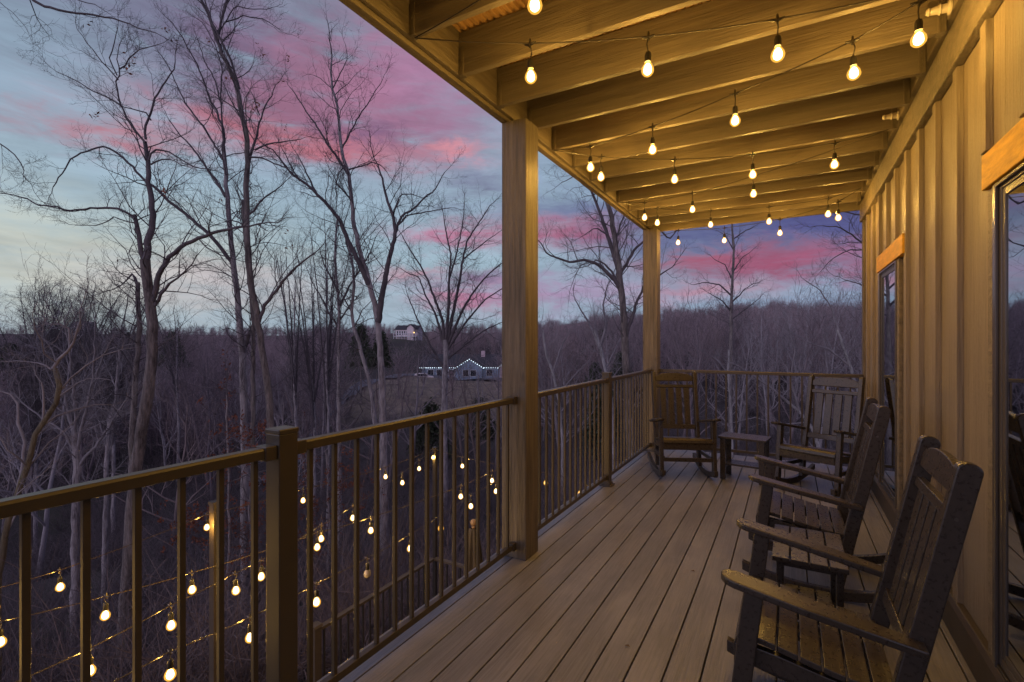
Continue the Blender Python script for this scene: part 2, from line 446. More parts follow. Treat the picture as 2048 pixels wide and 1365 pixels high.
def opening(nm, w, h0, h1, door):
    y0, y1 = w
    win = MB()
    fo, fi, pr = XW - .022, XW + .03, .034
    win.box((fo, y0, SILL), (fi, y0 + pr, HEAD)).box((fo, y1 - pr, SILL), (fi, y1, HEAD))
    win.box((fo, y0 + pr, HEAD - pr), (fi, y1 - pr, HEAD)).box((fo, y0 + pr, SILL), (fi, y1 - pr, SILL + pr))
    win.box((fo - .012, y0 - .02, SILL - .02), (fo, y0 + .012, HEAD - .004)).box((fo - .012, y1 - .012, SILL - .02), (fo, y1 + .02, HEAD - .004))
    win.box((fo - .012, y0 + .012, HEAD - .02), (fo, y1 - .012, HEAD - .004))
    f = win.build(nm, M['frame'], house, bevel=.003)
    s = MB(); q = .030
    a, b, c, d = y0 + pr, y1 - pr, SILL + pr, HEAD - pr
    xo, xi = XW - .019, XW + .02
    if door:
        mid = (a + b) / 2
        s.box((xo, mid - q / 2, c + q), (xi, mid + q / 2, d - q))
    s.box((xo, a, c), (xi, a + q, d)).box((xo, b - q, c), (xi, b, d)).box((xo, a + q, c), (xi, b - q, c + q)).box((xo, a + q, d - q), (xi, b - q, d))
    s.build('sash', M['black_metal'] if not door else M['frame'], f, bevel=.003)
    MB().box((XW - .014, a + q * .5, c + q * .5), (XW - .006, b - q * .5, d - q * .5)).build('glass_pane', M['glass'], f)
    MB().box((XW - .03, y0 - .02, SILL - .028), (XW + .02, y1 + .02, SILL - .002)).build('sill', M['black_metal'], f, bevel=.003)
    c = MB().box((XW - .026, y0 - .11, .172), (XW, y0 - .021, HEAD - .003)).box((XW - .026, y1 + .021, .172), (XW, y1 + .10, HEAD - .003))
    c.build('side_casing', M['trim'], house, bevel=.004)
    hd = MB().box((XW - .040, h0, HEAD + .001), (XW, h1, HEAD + .144)).build('cedar_header', M['cedar'], house, bevel=.004)
opening('patio_door', W1, .30, 2.754, True)
opening('window', W2, 4.42, 5.615, False)

# ---------------------------------------------------------------- porch roof: beam, joists, ledger, metal pan
ZB = 2.925                      # underside of the outer beam board
ZJ = 2.947                      # underside of the joists
roof = thing('porch_roof', 'taupe painted porch ceiling of open joists carried by two posts', 'porch roof', (-.5, 2, ZJ))
mb = MB().box((-1.705, Y0, ZB), (-1.655, Y1 - .06, ZB + .34))
mb.build('fascia_beam', M['paint_y'], roof, bevel=.004)
MB().box((-1.655, Y0, ZJ + .002), (-1.625, Y1 - .10, ZJ + .30)).build('rim_joist', M['paint_y'], roof, bevel=.003)
MB().box((-1.705, Y1 - .06, ZB + .012), (XW + .02, Y1 - .02, ZB + .34)).build('end_beam', M['paint_x'], roof, bevel=.004)
MB().box((XW - .075, Y0, 2.9965), (XW - .039, Y1 - .062, ZJ + .30)).build('ledger', M['paint_y'], roof, bevel=.004)
JP = .4145
joists = [2.724 - .038 + JP * k for k in range(-13, 10)]
jmesh = None; hmesh = None
for k, yj in enumerate(joists):
    if yj > Y1 - .16: continue
    if jmesh is None:
        o = MB().box((-1.624, yj, ZJ), (XW - .076, yj + .038, ZJ + .238)).build('joist', M['paint_x'], roof, bevel=.003)
        jmesh = (o, yj)
        hm = MB()
        for xa, xb in ((-1.6225, -1.590), (XW - .112, XW - .0775)):
            hm.box((xa, yj - .003, ZJ - .003), (xb, yj + .041, ZJ - .0005))
            hm.box((xa, yj - .0035, ZJ - .003), (xb, yj - .0005, ZJ + .15)).box((xa, yj + .0385, ZJ - .003), (xb, yj + .0415, ZJ + .15))
            for zz in (.03, .07, .11):
                hm.box((xa + .012, yj - .006, ZJ + zz), (xa + .02, yj - .0035, ZJ + zz + .009))
        h = hm.build('joist_hanger', M['paint_z'], o)
    else:
        src, ys = jmesh
        o = src.copy(); COL.objects.link(o); o.parent = roof; o.location = (0, yj - ys, 0)
        h2 = h.copy(); COL.objects.link(h2); h2.parent = o; h2.location = (0, 0, 0)
mb = MB(); prof = []
xx = -1.655
while xx < XW:
    prof += [(xx, ZJ + .262), (xx + .014, ZJ + .262), (xx + .020, ZJ + .246), (xx + .036, ZJ + .246)]; xx += .042
prof += [(XW, ZJ + .262), (XW, ZJ + .30), (-1.655, ZJ + .30)]
mb.prism(prof, 'y', Y0, Y1 - .065)
mb.build('corrugated_pan', M['corrugated'], roof)
# upper deck above, keeps the sky out of the joist bays
MB().box((-1.74, Y0, ZJ + .345), (XW + .9, Y1, ZJ + .40)).build('upper_deck', M['lower_wood'], roof)

# ---------------------------------------------------------------- posts
def post(y, label):
    t = thing('porch_post', label, 'post', (-1.60, y, 0), 0, 'porch posts')
    MB().box((-1.698, y - .092, .002), (-1.512, y + .092, ZB - .001)).build('shaft', M['paint_z'], t, bevel=.007)
    return t
post(2.96, 'nearer square taupe timber post carrying the porch beam')
post(6.63, 'farther square taupe timber post at the corner of the railing')

# ---------------------------------------------------------------- railing
RT = 1.078                      # top of the rail
RX = -1.605
def rail_bay(p0, p1, n, label):
    """p0,p1 end points (x,y) of a bay"""
    a = Vector((*p0, 0)); b = Vector((*p1, 0)); d = (b - a); L = d.length; ang = math.atan2(d.y, d.x)
    mt = Matrix.Translation(a) @ Matrix.Rotation(ang, 4, 'Z')
    t = thing('metal_railing', label, 'railing', tuple(a), 0, 'metal railing panels round the porch')
    mb = MB().prism([(-.024, RT - .038), (.024, RT - .038), (.024, RT - .008), (.018, RT), (-.018, RT), (-.024, RT - .008)], 'x', .0, L)
    mb.v = [np.array([tuple(mt @ Vector(p)) for p in q]) for q in mb.v]
    mb.build('top_rail', M['rail'], t, bevel=.002)
    MB().box((0, -.015, .072), (L, .015, .104), mt).build('bottom_rail', M['rail'], t, bevel=.002)
    for s in (0, L - .045):
        MB().box((s, -.030, RT - .046), (s + .045, .030, RT + .004), mt).build('rail_bracket', M['rail'], t, bevel=.003)
        MB().box((s, -.022, .062), (s + .045, .022, .112), mt).build('rail_bracket', M['rail'], t, bevel=.003)
    src = None
    for k in range(n):
        s = L / 2 + (k - (n - 1) / 2) * .1168
        p = mt @ Vector((s, 0, 0))
        if src is None:
            src = MB().box((s - .0085, -.0085, .103), (s + .0085, .0085, RT - .037), mt).build('baluster', M['rail'], t, bevel=.0015)
            sp = p
        else:
            o = src.copy(); COL.objects.link(o); o.parent = t; o.location = p - sp
    return t
def rail_post(x, y, label):
    t = thing('railing_post', label, 'post', (x, y, 0), 0, 'square metal railing posts')
    MB().box((x - .038, y - .038, .012), (x + .038, y + .038, 1.118)).build('shaft', M['rail'], t, bevel=.003)
    MB().box((x - .041, y - .041, 1.117), (x + .041, y + .041, 1.136)).build('cap', M['rail'], t, bevel=.004)
    MB().box((x - .062, y - .062, .001), (x + .062, y + .062, .013)).box((x - .047, y - .047, .013), (x + .047, y + .047, .035)).build('base_flange', M['rail'], t, bevel=.003)
rail_post(RX, 1.148, 'nearest square bronze railing post standing left of the near timber post')
rail_post(RX, 4.79, 'small bronze railing post between the two timber posts')
rail_bay((RX, -.66), (RX, 1.110), 15, 'bronze railing panel nearest the viewer, left of the nearest metal post')
rail_bay((RX, 1.186), (RX, 2.868), 14, 'bronze railing panel between the nearest metal post and the near timber post')
rail_bay((RX, 3.052), (RX, 4.752), 14, 'bronze railing panel just beyond the near timber post')
rail_bay((RX, 4.828), (RX, 6.538), 14, 'bronze railing panel running up to the far timber post')
rail_bay((-1.512, 6.68), (XW - .03, 6.68), 18, 'bronze railing panel across the far end of the porch behind the chairs')

# ---------------------------------------------------------------- rocking chairs
CH = []
def slab(mb, pts_top, thick, x0, x1):
    """strip following (y,z) points, thick downward, from x0 to x1"""
    top = list(pts_top); bot = [(y, z - thick) for y, z in reversed(top)]
    mb.prism(top + bot, 'x', x0, x1)
def make_chair(label):
    t = thing('rocking_chair', label, 'rocking chair', (0, 0, 0), 0, 'dark brown rocking chairs on the porch')
    C = M['chair']
    def ybk(z): return .160 + (z - .12) * .213      # centre line of the back
    for s in (-1, 1):
        # rocker
        n = 22; pr = []
        for i in range(n + 1):
            y = -.335 + .80 * i / n; u = y - .05
            pr.append((y, u * u / 2.15))
        top = [(y, z + .058 - .012 * abs(y - .05)) for y, z in pr]
        MB().prism(pr + top[::-1], 'x', s * .262 - .019, s * .262 + .019).build('rocker', C, t, bevel=.004)
        # front leg, leaning
        MB().prism([(-.292, .045), (-.232, .045), (-.165, .607), (-.225, .625)], 'x', s * .268 - .020, s * .268 + .020).build('front_leg', C, t, bevel=.004)
        # rear upright with round head
        zt = 1.072; hw = .031
        dirn = Vector((.213, 1)).normalized(); nrm = Vector((dirn.y, -dirn.x))
        base = Vector((ybk(.055), .055)); head = Vector((ybk(zt), zt))
        prof = [base - nrm * hw, base + nrm * hw]
        for i in range(9):
            a = math.pi * i / 8
            p = head + nrm * hw * math.cos(a) + dirn * hw * .8 * math.sin(a); prof.append(p)
        prof = [tuple(p) for p in prof]
        up = MB().prism(prof, 'x', s * .232 - .0195, s * .232 + .0195).build('back_post', C, t, bevel=.005)
        for z in (.40, .56, .93):
            c = (s * .2505, ybk(z), z)
            MB().tube([c, (c[0] + s * .003, c[1], c[2])], .0058, 10).build('bolt', M['bolt'], up)
        # arm: board with round nose, tapering to the back, sloping
        yf, yb, zf, zb = -.300, .262, .652, .548
        outl = []
        for i in range(9):
            a = math.pi * (1.0 - i / 8)
            outl.append((s * .285 + .047 * math.cos(a), yf + .047 - .047 * math.sin(a)))
        outl += [(s * .285 + .047, -.05), (s * .268 + .036, yb), (s * .268 - .030, yb), (s * .285 - .047, -.05)]
        def zz(y): return zf + (zb - zf) * (y - yf) / (yb - yf)
        n = len(outl)
        v = [(x, y, zz(y)) for x, y in outl] + [(x, y, zz(y) - .026) for x, y in outl]
        f = [tuple(range(n - 1, -1, -1)), tuple(range(n, 2 * n))] + [(i, (i + 1) % n, n + (i + 1) % n, n + i) for i in range(n)]
        if s: MB().add(v, f).build('armrest', C, t, bevel=.006)
        # seat side rail
        sr = [(-.24, .400), (-.12, .385), (0, .362), (.1, .348), (.2, .345)]
        slab2 = MB(); slab(slab2, sr, .065, s * .232 - .015, s * .232 + .015); slab2.build('seat_rail', C, t, bevel=.003)
        # side stretcher low between front leg and back post
        MB().prism([(-.25, .205), (-.25, .245), (.17, .235), (.17, .195)], 'x', s * .245 - .012, s * .245 + .012).build('side_stretcher', C, t, bevel=.003)
    # seat slats over a dished curve
    prof = [(-.262, .392), (-.250, .421), (-.226, .434), (-.17, .430), (-.10, .415), (-.03, .399), (.04, .385), (.11, .375), (.18, .369), (.205, .369)]
    ys = np.array([p[0] for p in prof]); zs = np.array([p[1] for p in prof])
    edges = np.linspace(-.192, .205, 7)
    nose = MB(); slab(nose, [(-.262, .392), (-.254, .416), (-.236, .432), (-.197, .433)], .022, -.248, .248); nose.build('seat_slat', C, t, bevel=.003)
    for a, b in zip(edges[:-1], edges[1:]):
        yy = np.linspace(a, b - .0065, 4)
        q = MB(); slab(q, [(float(y), float(np.interp(y, ys, zs))) for y in yy], .021, -.248, .248); q.build('seat_slat', C, t, bevel=.003)
    MB().box((-.248, -.262, .318), (.248, -.238, .392)).build('front_apron', C, t, bevel=.003)
    MB().box((-.248, -.27, .196), (.248, -.25, .236)).build('front_stretcher', C, t, bevel=.003)
    # back
    bt = Matrix.Translation((0, .160, .12)) @ Matrix.Rotation(-math.atan(.213), 4, 'X')   # local z runs up the back
    k = math.sqrt(1 + .213 ** 2)
    def u(z): return (z - .12) * k
    MB().box((-.213, -.014, u(.452)), (.213, .014, u(.502)), bt).build('lower_back_rail', C, t, bevel=.003)
    MB().box((-.213, -.014, u(.912)), (.213, .014, u(.945)), bt).build('cross_rail', C, t, bevel=.003)
    arch = [(-.213, u(.985)), (.213, u(.985))] + [(.213 * math.cos(a), u(1.028) + .052 * math.sin(a)) for a in [math.pi * i / 16 for i in range(17)]]
    mb = MB().prism(arch, 'y', -.014, .014)
    mb.v = [np.array([tuple(bt @ Vector(p)) for p in q]) for q in mb.v]
    mb.build('arched_top_rail', C, t, bevel=.004)
    for i in range(4):
        xc = -.1305 + .087 * i
        MB().box((xc - .0325, -.009, u(.503)), (xc + .0325, .009, u(.911)), bt).build('back_slat', C, t, bevel=.003)
    return t
ch = make_chair('dark brown rocking chair nearest the viewer, facing the railing beside the patio door')
ch.location = (.090, 2.137, 0); ch.rotation_euler = (0, 0, -R(90))
dup(ch, (.082, 3.56, 0), -R(90), 'dark brown rocking chair facing the railing, beyond the near slatted side table')
ax3 = Vector((.42, -.907)).normalized(); c3 = Vector((-.91, 5.335)) - ax3 * .285
dup(ch, (c3.x, c3.y, 0), R(24.7), 'dark brown rocking chair in the far left corner beside the far timber post')
ax4 = Vector((-.445, -.896)).normalized(); c4 = Vector((.12, 5.418)) - ax4 * .285
dup(ch, (c4.x, c4.y, 0), R(-26.4), 'dark brown rocking chair at the far end, right of the far side table')

def make_table(label):
    t = thing('side_table', label, 'side table', (0, 0, 0), 0, 'slatted side tables between rocking chairs')
    C = M['chair']; L, W, Z = .46, .298, .452
    w = (W - .018) / 4
    for i in range(4):
        x0 = -W / 2 + i * (w + .006)
        MB().box((x0, -L / 2, Z - .022), (x0 + w, L / 2, Z)).build('top_slat', C, t, bevel=.003)
    for i in range(3):
        x0 = -.105 + i * .072
        MB().box((x0, -.165, .150), (x0 + .066, .165, .170)).build('shelf_slat', C, t, bevel=.003)
    for sx in (-1, 1):
        for sy in (-1, 1):
            MB().box((sx * .118 - .014, sy * .185 - .026, .002), (sx * .118 + .014, sy * .185 + .026, Z - .0225)).build('leg', C, t, bevel=.003)
    for sy in (-1, 1):
        MB().box((-.104, sy * .185 - .010, Z - .050), (.104, sy * .185 + .010, Z - .023)).build('apron', C, t, bevel=.003)
        MB().box((-.104, sy * .185 - .010, .105), (.104, sy * .185 + .010, .149)).build('shelf_rail', C, t, bevel=.003)
    for sx in (-1, 1):
        for sy in (-1, 1):
            for z in (.13, Z - .05):
                MB().tube([(sx * .118, sy * .2115, z), (sx * .118, sy * .2145, z)], .007, 8).build('bolt', M['bolt'], t)
    return t
tb = make_table('near slatted side table standing between the two chairs along the house wall')
tb.location = (.076, 2.82, 0)
dup(tb, (-.415, 5.70, 0), R(90 - 8), 'far slatted side table between the two chairs at the end of the porch')

# ---------------------------------------------------------------- fallen leaves on the boards
def leaf(px, py, rz, lab):
    p = at_z(px, py, .002)
    o = MB().add([(p.x - .015, p.y, .003), (p.x - .004, p.y - .008, .007), (p.x + .013, p.y - .002, .004), (p.x + .002, p.y + .008, .008), (p.x - .001, p.y, .004)],
                 [(0, 1, 4), (1, 2, 4), (2, 3, 4), (3, 0, 4)]).build('fallen_leaf', M['fleck'])
    tag(o, lab, 'leaf')
leaf(1386, 1143, 0, 'small brown fallen leaf on the middle of the deck boards')
leaf(1255, 1293, 1, 'small brown fallen leaf on the deck boards near the bottom of the picture')

# ---------------------------------------------------------------- light strings
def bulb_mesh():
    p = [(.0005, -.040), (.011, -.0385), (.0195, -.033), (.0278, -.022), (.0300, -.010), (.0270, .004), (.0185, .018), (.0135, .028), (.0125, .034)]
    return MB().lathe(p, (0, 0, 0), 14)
BULB = SOCK = None
def wire_pts(a, b, sag):
    n = 9; out = []
    for i in range(n):
        u = i / (n - 1); p = a.lerp(b, u); p.z -= sag * 4 * u * (1 - u); out.append(p)
    return out
def bulb_at(t, p, material, top):
    """p centre of the bulb; top = point on the cord it hangs from"""
    global BULB, SOCK, BULBS
    org = Vector(ORG[t.name])
    key = material.name
    if key not in BULBS:
        lit = material is not M['deadbulb']
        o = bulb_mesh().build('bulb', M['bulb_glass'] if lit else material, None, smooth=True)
        if lit:
            MB().lathe([(.0005, -.032), (.010, -.029), (.0178, -.021), (.0198, -.010), (.0178, .003), (.013, .015), (.006, .022)], (0, 0, 0), 12).build('glowing_core', material, o, smooth=True)
            ld = bpy.data.lights.new('filament', 'POINT'); ld.color = (1, .55, .10); ld.shadow_soft_size = .016
            ld.energy = {M['bulb'].name: 36, M['patio_bulb'].name: 26}.get(key, 2)
            lo_ = bpy.data.objects.new('filament', ld); COL.objects.link(lo_); lo_.parent = o; lo_.location = (0, 0, -.010)
        k = MB().lathe([(.0145, .030), (.0155, .032), (.0155, .062), (.012, .075), (.005, .079), (.004, .083)], (0, 0, 0), 12).build('socket', M['socket'], o, smooth=False)
        BULBS[key] = o; o.parent = t; ORG[o.name] = (0, 0, 0)
    else:
        s = BULBS[key]
        o = s.copy(); COL.objects.link(o); o.parent = t
        for k in list(s.children):
            k2 = k.copy(); COL.objects.link(k2); k2.parent = o
    o.location = p - org
    tilt = Vector((top.x - p.x, top.y - p.y, top.z - p.z))
    o.rotation_euler = Vector((0, 0, 1)).rotation_difference(tilt).to_euler()
    return o
BULBS = {}
GRP = 'strings of warm bulbs zigzagging under the porch joists'
def string(label, group, nodes, ends, drop=.155, r=.0035, sag=.012, dims=(), dead=()):
    bm = M['bulb'] if group == GRP else M['patio_bulb']
    """nodes: cord points that carry a bulb, in order; ends: first and last cord point"""
    pts = [ends[0]] + list(nodes) + [ends[1]]
    t = thing('light_string', label, 'string lights', tuple(ends[0]), 0, group)
    mb = MB()
    rnd = random.Random(int(abs(ends[0].x * 971 + ends[0].y * 577)) + len(nodes))
    js = [Vector((rnd.uniform(-.014, .014), rnd.uniform(-.014, .014), 0)) for _ in nodes]
    for a, b in zip(pts[:-1], pts[1:]):
        mb.tube(wire_pts(a, b, sag * min(1, (b - a).length)), r, 5)
    for i, nd in enumerate(nodes):
        # moulded T-joint and short drop cord
        mb.tube([nd + Vector((-.03, 0, 0)), nd + Vector((-.012, 0, -.004)), nd + Vector((.012, 0, -.004)), nd + Vector((.03, 0, 0))], [r, r * 2, r * 2, r], 6)
        mb.tube([nd + Vector((0, 0, .022)), nd, nd + Vector((0, 0, -.02))], [r * 1.2, r * 2.1, r * 1.5], 6)
        bc = nd + js[i] * .5 - Vector((0, 0, drop))
        mb.tube([nd, nd + js[i] - Vector((0, 0, (drop - .08) * .55)), bc.lerp(nd, .079 / drop)], r * .9, 5)
    mb.build('cord', M['wire'] if group == GRP else M['glint_wire'], t)
    for i, nd in enumerate(nodes):
        bc = nd + js[i] * .5 - Vector((0, 0, drop))
        b = bulb_at(t, bc, M['deadbulb'] if i in dead else M['dim_bulb'] if i in dims else bm, nd)
        if i in dead: b['label'] = 'unlit bulb'
    return t
ZW = 2.915
def up(px, py, z=ZW): return at_z(px, py, z)
hk0 = Vector((-1.60, 1.87, 2.935)); hkA = Vector((.60, 2.66, 2.93)); hkB = Vector((-1.60, 3.50, 2.935)); hkC = Vector((.60, 4.30, 2.93))
hkD = Vector((-1.60, 5.15, 2.935)); hkE = Vector((.60, 5.80, 2.93)); hkF = Vector((-1.52, 6.74, 2.86)); hk_1 = Vector((.60, 1.45, 2.93)); hk_2 = Vector((-1.6, .45, 2.935)); hk_3 = Vector((.6, -.6, 2.93)); hk_4 = Vector((-1.6, -1.4, 2.935))
def lerp_nodes(a, b, fr): return [a.lerp(b, f) for f in fr]
string('warm bulb string nearest overhead, from the beam to the wall above the patio door', GRP, lerp_nodes(hk0, hk_1, (.33, .70)), (hk0, hk_1))
string('warm bulb string running from the near beam hook up over the patio door header', GRP, [up(1060, 87), up(1297, 73), up(1555, 38)], (hk0, hkA))
string('warm bulb string from the near wall hook to the beam beyond the near post', GRP, [up(1838, 4), up(1705, 82), up(1470, 187), up(1305, 253), up(1180, 293)], (hkA, hkB))
string('warm bulb string from the beam beyond the near post to the wall before the window', GRP, [up(1203, 314), up(1350, 319), up(1505, 309), up(1670, 286)], (hkB, hkC))
string('warm bulb string from the wall before the window to the far post', GRP, [up(1508, 352), up(1385, 387), up(1290, 405)], (hkC, hkD))
string('warm bulb string from the beam near the far post to the wall above the window', GRP, [up(1316, 417), up(1422, 421), up(1538, 414), up(1657, 397)], (hkD, hkE))
F = [Vector((p.x, p.y, p.z)) for p in (at(1676, 404, 4.95), at(1560, 439, 5.75), at(1449, 456, 6.25), at(1357, 461, 6.45))]
string('warm bulb string hanging against the sky at the open far end of the porch', GRP, F, (hkE, hkF))
string('unseen warm bulb string added overhead at the near end to brighten the deck', GRP, lerp_nodes(hk_1, hk_2, (.30, .72)), (hk_1, hk_2))  # added unseen run whose bulbs brighten the near boards and wall
# clear glass hooks that hold the strings
def hook(p, rot, label):
    t = thing('glass_hook', label, 'hook', tuple(p), 0, 'clear glass hooks for the light strings')
    o = MB().lathe([(.034, 0), (.034, .008), (.022, .012), (.020, .035), (.026, .040), (.020, .047), (.015, .075), (.019, .082), (.010, .092)], (0, 0, 0), 16).build('insulator', M['insulator'], None, smooth=False)
    o.parent = t; o.rotation_euler = rot
hook(Vector((XW - .077, 3.03, 3.02)), (0, -R(90), 0), 'clear glass hook on the ledger at the top of the near wall')
hook(Vector((XW - .077, 4.30, 3.02)), (0, -R(90), 0), 'clear glass hook on the ledger at the bulb string before the window')

# strings over the lower patio
ZL = -.30
def lo(px, py, dz=0): return at_z(px, py, ZL + dz)
G2 = 'strings of warm bulbs over the patio below the railing'
string('outermost warm bulb string below the railing, running past the wooden string post', G2,
       [Vector((-5.0, -2.0, ZL)), Vector((-5.0, -.6, ZL)), lo(-10, 1178), lo(119, 1141), lo(414, 1029), lo(606, 979), lo(770, 935), lo(866, 899)], (Vector((-5.0, -2.8, ZL)), lo(870, 898)), drop=.125, r=.003)
string('second warm bulb string below the railing, rising to the far corner of the patio', G2,
       [lo(181, 1296), lo(341, 1211), lo(470, 1147), lo(523, 1120), lo(643, 1050), lo(706, 1012), lo(804, 946), lo(838, 920)], (lo(0, 1378), lo(869, 899)), drop=.125, r=.003)
string('third warm bulb string below the railing, nearly parallel to the deck', G2,
       [Vector((-4.0, -1.9, ZL)), Vector((-4.1, -.4, ZL)), lo(0, 1243), lo(213, 1192), lo(383, 1146), lo(635, 1066), lo(742, 1035), lo(922, 972), lo(985, 942)], (Vector((-3.95, -2.7, ZL)), lo(1005, 934)), drop=.125, r=.003)
string('warm bulb string nearest below the railing with one dark bulb', G2,
       [Vector((-2.9, -1.5, ZL)), Vector((-3.0, -.2, ZL)), lo(341, 1303), lo(500, 1235), lo(634, 1167), lo(735, 1116), lo(821, 1068), lo(882, 1030), lo(941, 990), lo(993, 962)], (Vector((-2.9, -2.4, ZL)), lo(1008, 952)), drop=.125, r=.003, dims=(7,), dead=(5,))
string('short warm bulb string crossing the far end of the lower patio', G2,
       [lo(925, 915), lo(1093, 946), lo(1160, 966)], (lo(869, 898), lo(1230, 985)), drop=.125, r=.003, dims=(1, 2))

# ---------------------------------------------------------------- lower patio
GZ = -3.05
mb = MB().box((-5.25, -3, GZ), (XW + .8, 6.45, GZ + .05))
struct(mb.build('lower_patio', M['lower_wood']))
def lower_post(p, top, w, label, nm='wooden_post', cap=True, m='lower_wood'):
    t = thing(nm, label, 'post', (p.x, p.y, GZ + .05))
    MB().box((p.x - w / 2, p.y - w / 2, GZ + .05), (p.x + w / 2, p.y + w / 2, top)).build('shaft', M[m], t, bevel=.006)
    if cap: MB().prism([(p.x - w * .62, top), (p.x + w * .62, top), (p.x + w * .5, top + .03), (p.x - w * .5, top + .03)], 'y', p.y - w * .6, p.y + w * .6).build('cap', M['lower_wood'], t)
p1 = lo(432, 1023); p1.x = -5.17
lower_post(lo(431, 1012, .05), ZL + .07, .085, 'tall wooden post on the lower patio holding the bulb strings')
lower_post(lo(870, 898), ZL + .03, .06, 'slim dark post at the far corner of the lower patio', nm='string_post', cap=False, m='black_metal')
PT = -2.03
c0 = at_z(610, 1250, PT); c1 = at_z(868, 1115, PT); c2 = at_z(1010, 1172, PT)
c2 = Vector((-1.9, c1.y, PT)); cn = Vector((c1.x, -2.6, PT)); c0 = Vector((c1.x, c0.y, PT))
lower_post(c0, PT + .03, .10, 'short wooden railing post of the lower patio below the nearest metal post')
def low_rail(a, b, label):
    d = b - a; L = d.length; mt = Matrix.Translation((a.x, a.y, 0)) @ Matrix.Rotation(math.atan2(d.y, d.x), 4, 'Z')
    t = thing('lower_railing', label, 'railing', (a.x, a.y, GZ + .05), 0, 'dark railing of the lower patio')
    MB().box((.03, -.035, PT - .035), (L - .03, .035, PT), mt).build('top_rail', M['lower_wood'], t)
    MB().box((.03, -.02, GZ + .14), (L - .03, .02, GZ + .18), mt).build('bottom_rail', M['lower_wood'], t)
    n = int(L / .125); src = None
    for k in range(1, n):
        s = L * k / n
        if src is None:
            src = MB().box((s - .01, -.01, GZ + .181), (s + .01, .01, PT - .036), mt).build('baluster', M['black_metal'], t); sp = mt @ Vector((s, 0, 0))
        else:
            o = src.copy(); COL.objects.link(o); o.parent = t; o.location = mt @ Vector((s, 0, 0)) - sp
low_rail(c0, c1, 'dark lower patio railing running away along the edge of the woods')
low_rail(c1, c2, 'dark lower patio railing crossing the far end of the patio')
# closed umbrella
pu = at(947, 1047, 5.35)
t = thing('patio_umbrella', 'closed dark patio umbrella with a turned wooden finial on the lower patio', 'umbrella', (pu.x, pu.y, GZ + .05))
MB().lathe([(.012, -.03), (.03, -.012), (.035, .008), (.028, .03), (.012, .044), (.003, .048)], tuple(pu), 14).lathe([(.016, -.055), (.022, -.045), (.018, -.03)], tuple(pu), 12).build('finial', M['finial'], t, smooth=True)
mb = MB(); nseg = 40; rings = []
for i, (r, dz) in enumerate([(.035, -.05), (.055, -.09), (.075, -.35), (.10, -.75), (.135, -1.25), (.15, -1.45), (.02, -1.47)]):
    ring = [(pu.x + r * (1 + .28 * math.cos(8 * a) * min(1, i / 2)) * math.cos(a), pu.y + r * (1 + .28 * math.cos(8 * a) * min(1, i / 2)) * math.sin(a), pu.z + dz) for a in [2 * math.pi * j / nseg for j in range(nseg)]]
    rings.append(ring)
mb.add([p for r_ in rings for p in r_], [(i * nseg + j, i * nseg + (j + 1) % nseg, (i + 1) * nseg + (j + 1) % nseg, (i + 1) * nseg + j) for i in range(len(rings) - 1) for j in range(nseg)])
mb.build('folded_canopy', M['umbrella'], t, smooth=True)
MB().lathe([(.02, GZ + .051 - pu.z), (.02, -1.40)], tuple(pu), 12).build('pole', M['finial'], t)
MB().lathe([(.22, GZ + .051 - pu.z), (.22, GZ + .1 - pu.z), (.05, GZ + .14 - pu.z), (.03, GZ + .3 - pu.z)], tuple(pu), 20).build('base', M['black_metal'], t)

# ---------------------------------------------------------------- terrain
def sstep(a, b, x): 
    t = np.clip((x - a) / (b - a), 0, 1); return t * t * (3 - 2 * t)
RR = np.array([0, 7, 13, 25, 40, 60, 80, 105, 150, 200, 260, 340, 500, 900, 1400])
ZL_ = np.array([-3.1, -3.4, -6.6, -8.8, -10.5, -11.5, -11.5, -9.0, -4.5, 0., 3.0, 4.0, 5, 9, 15])       # left
ZM_ = np.array([-3.1, -3.4, -6.3, -8.2, -9.2, -8.9, -7.3, -5.4, 1.0, 3.2, 5.2, 6.0, 6, 8, 15])       # middle: the ranch house slope
ZR_ = np.array([-3.1, -3.4, -5.2, -6.3, -6.2, -4.6, -1.5, 2.0, 6.0, 9, 10, 10, 10, 10, 15])            # right: close wooded hill
def ground_z(x, y):
    x = np.asarray(x, float); y = np.asarray(y, float)
    r = np.hypot(x, y); a = np.degrees(np.arctan2(x, y))
    zl, zm, zr = np.interp(r, RR, ZL_), np.interp(r, RR, ZM_), np.interp(r, RR, ZR_)
    w1 = sstep(-56, -46, a) ; w2 = sstep(-30, -18, a)
    z = zl * (1 - w1) + zm * w1; z = z * (1 - w2) + zr * w2
    back = sstep(100, 140, np.abs(a)); z = z * (1 - back) + np.interp(r, RR, ZL_) * back
    n = .35 * np.sin(x * .31 + 1.3) * np.cos(y * .27) + .6 * np.sin(x * .09 + y * .11) + .22 * np.sin(x * .83 - y * .6)
    return z + n * sstep(8, 30, r) + 1.2 * np.sin(x * .021 + .7) * np.cos(y * .018) * sstep(120, 260, r)
nr, na = 150, 240
rr_ = 2.2 * (1400 / 2.2) ** (np.arange(nr) / (nr - 1)); aa_ = np.arange(na) * 2 * math.pi / na
GX = rr_[:, None] * np.sin(aa_); GY = rr_[:, None] * np.cos(aa_)
V = np.stack([GX, GY, ground_z(GX, GY)], -1).reshape(-1, 3)
i, j = np.meshgrid(np.arange(nr - 1), np.arange(na), indexing='ij')
Q = np.stack([i * na + j, (i + 1) * na + j, (i + 1) * na + (j + 1) % na, i * na + (j + 1) % na], -1).reshape(-1, 4)[:, ::-1]
def pol(px, d):
    p = at(px, 682, d); return (p.x, p.y)
FIELD = pol(935, 80)
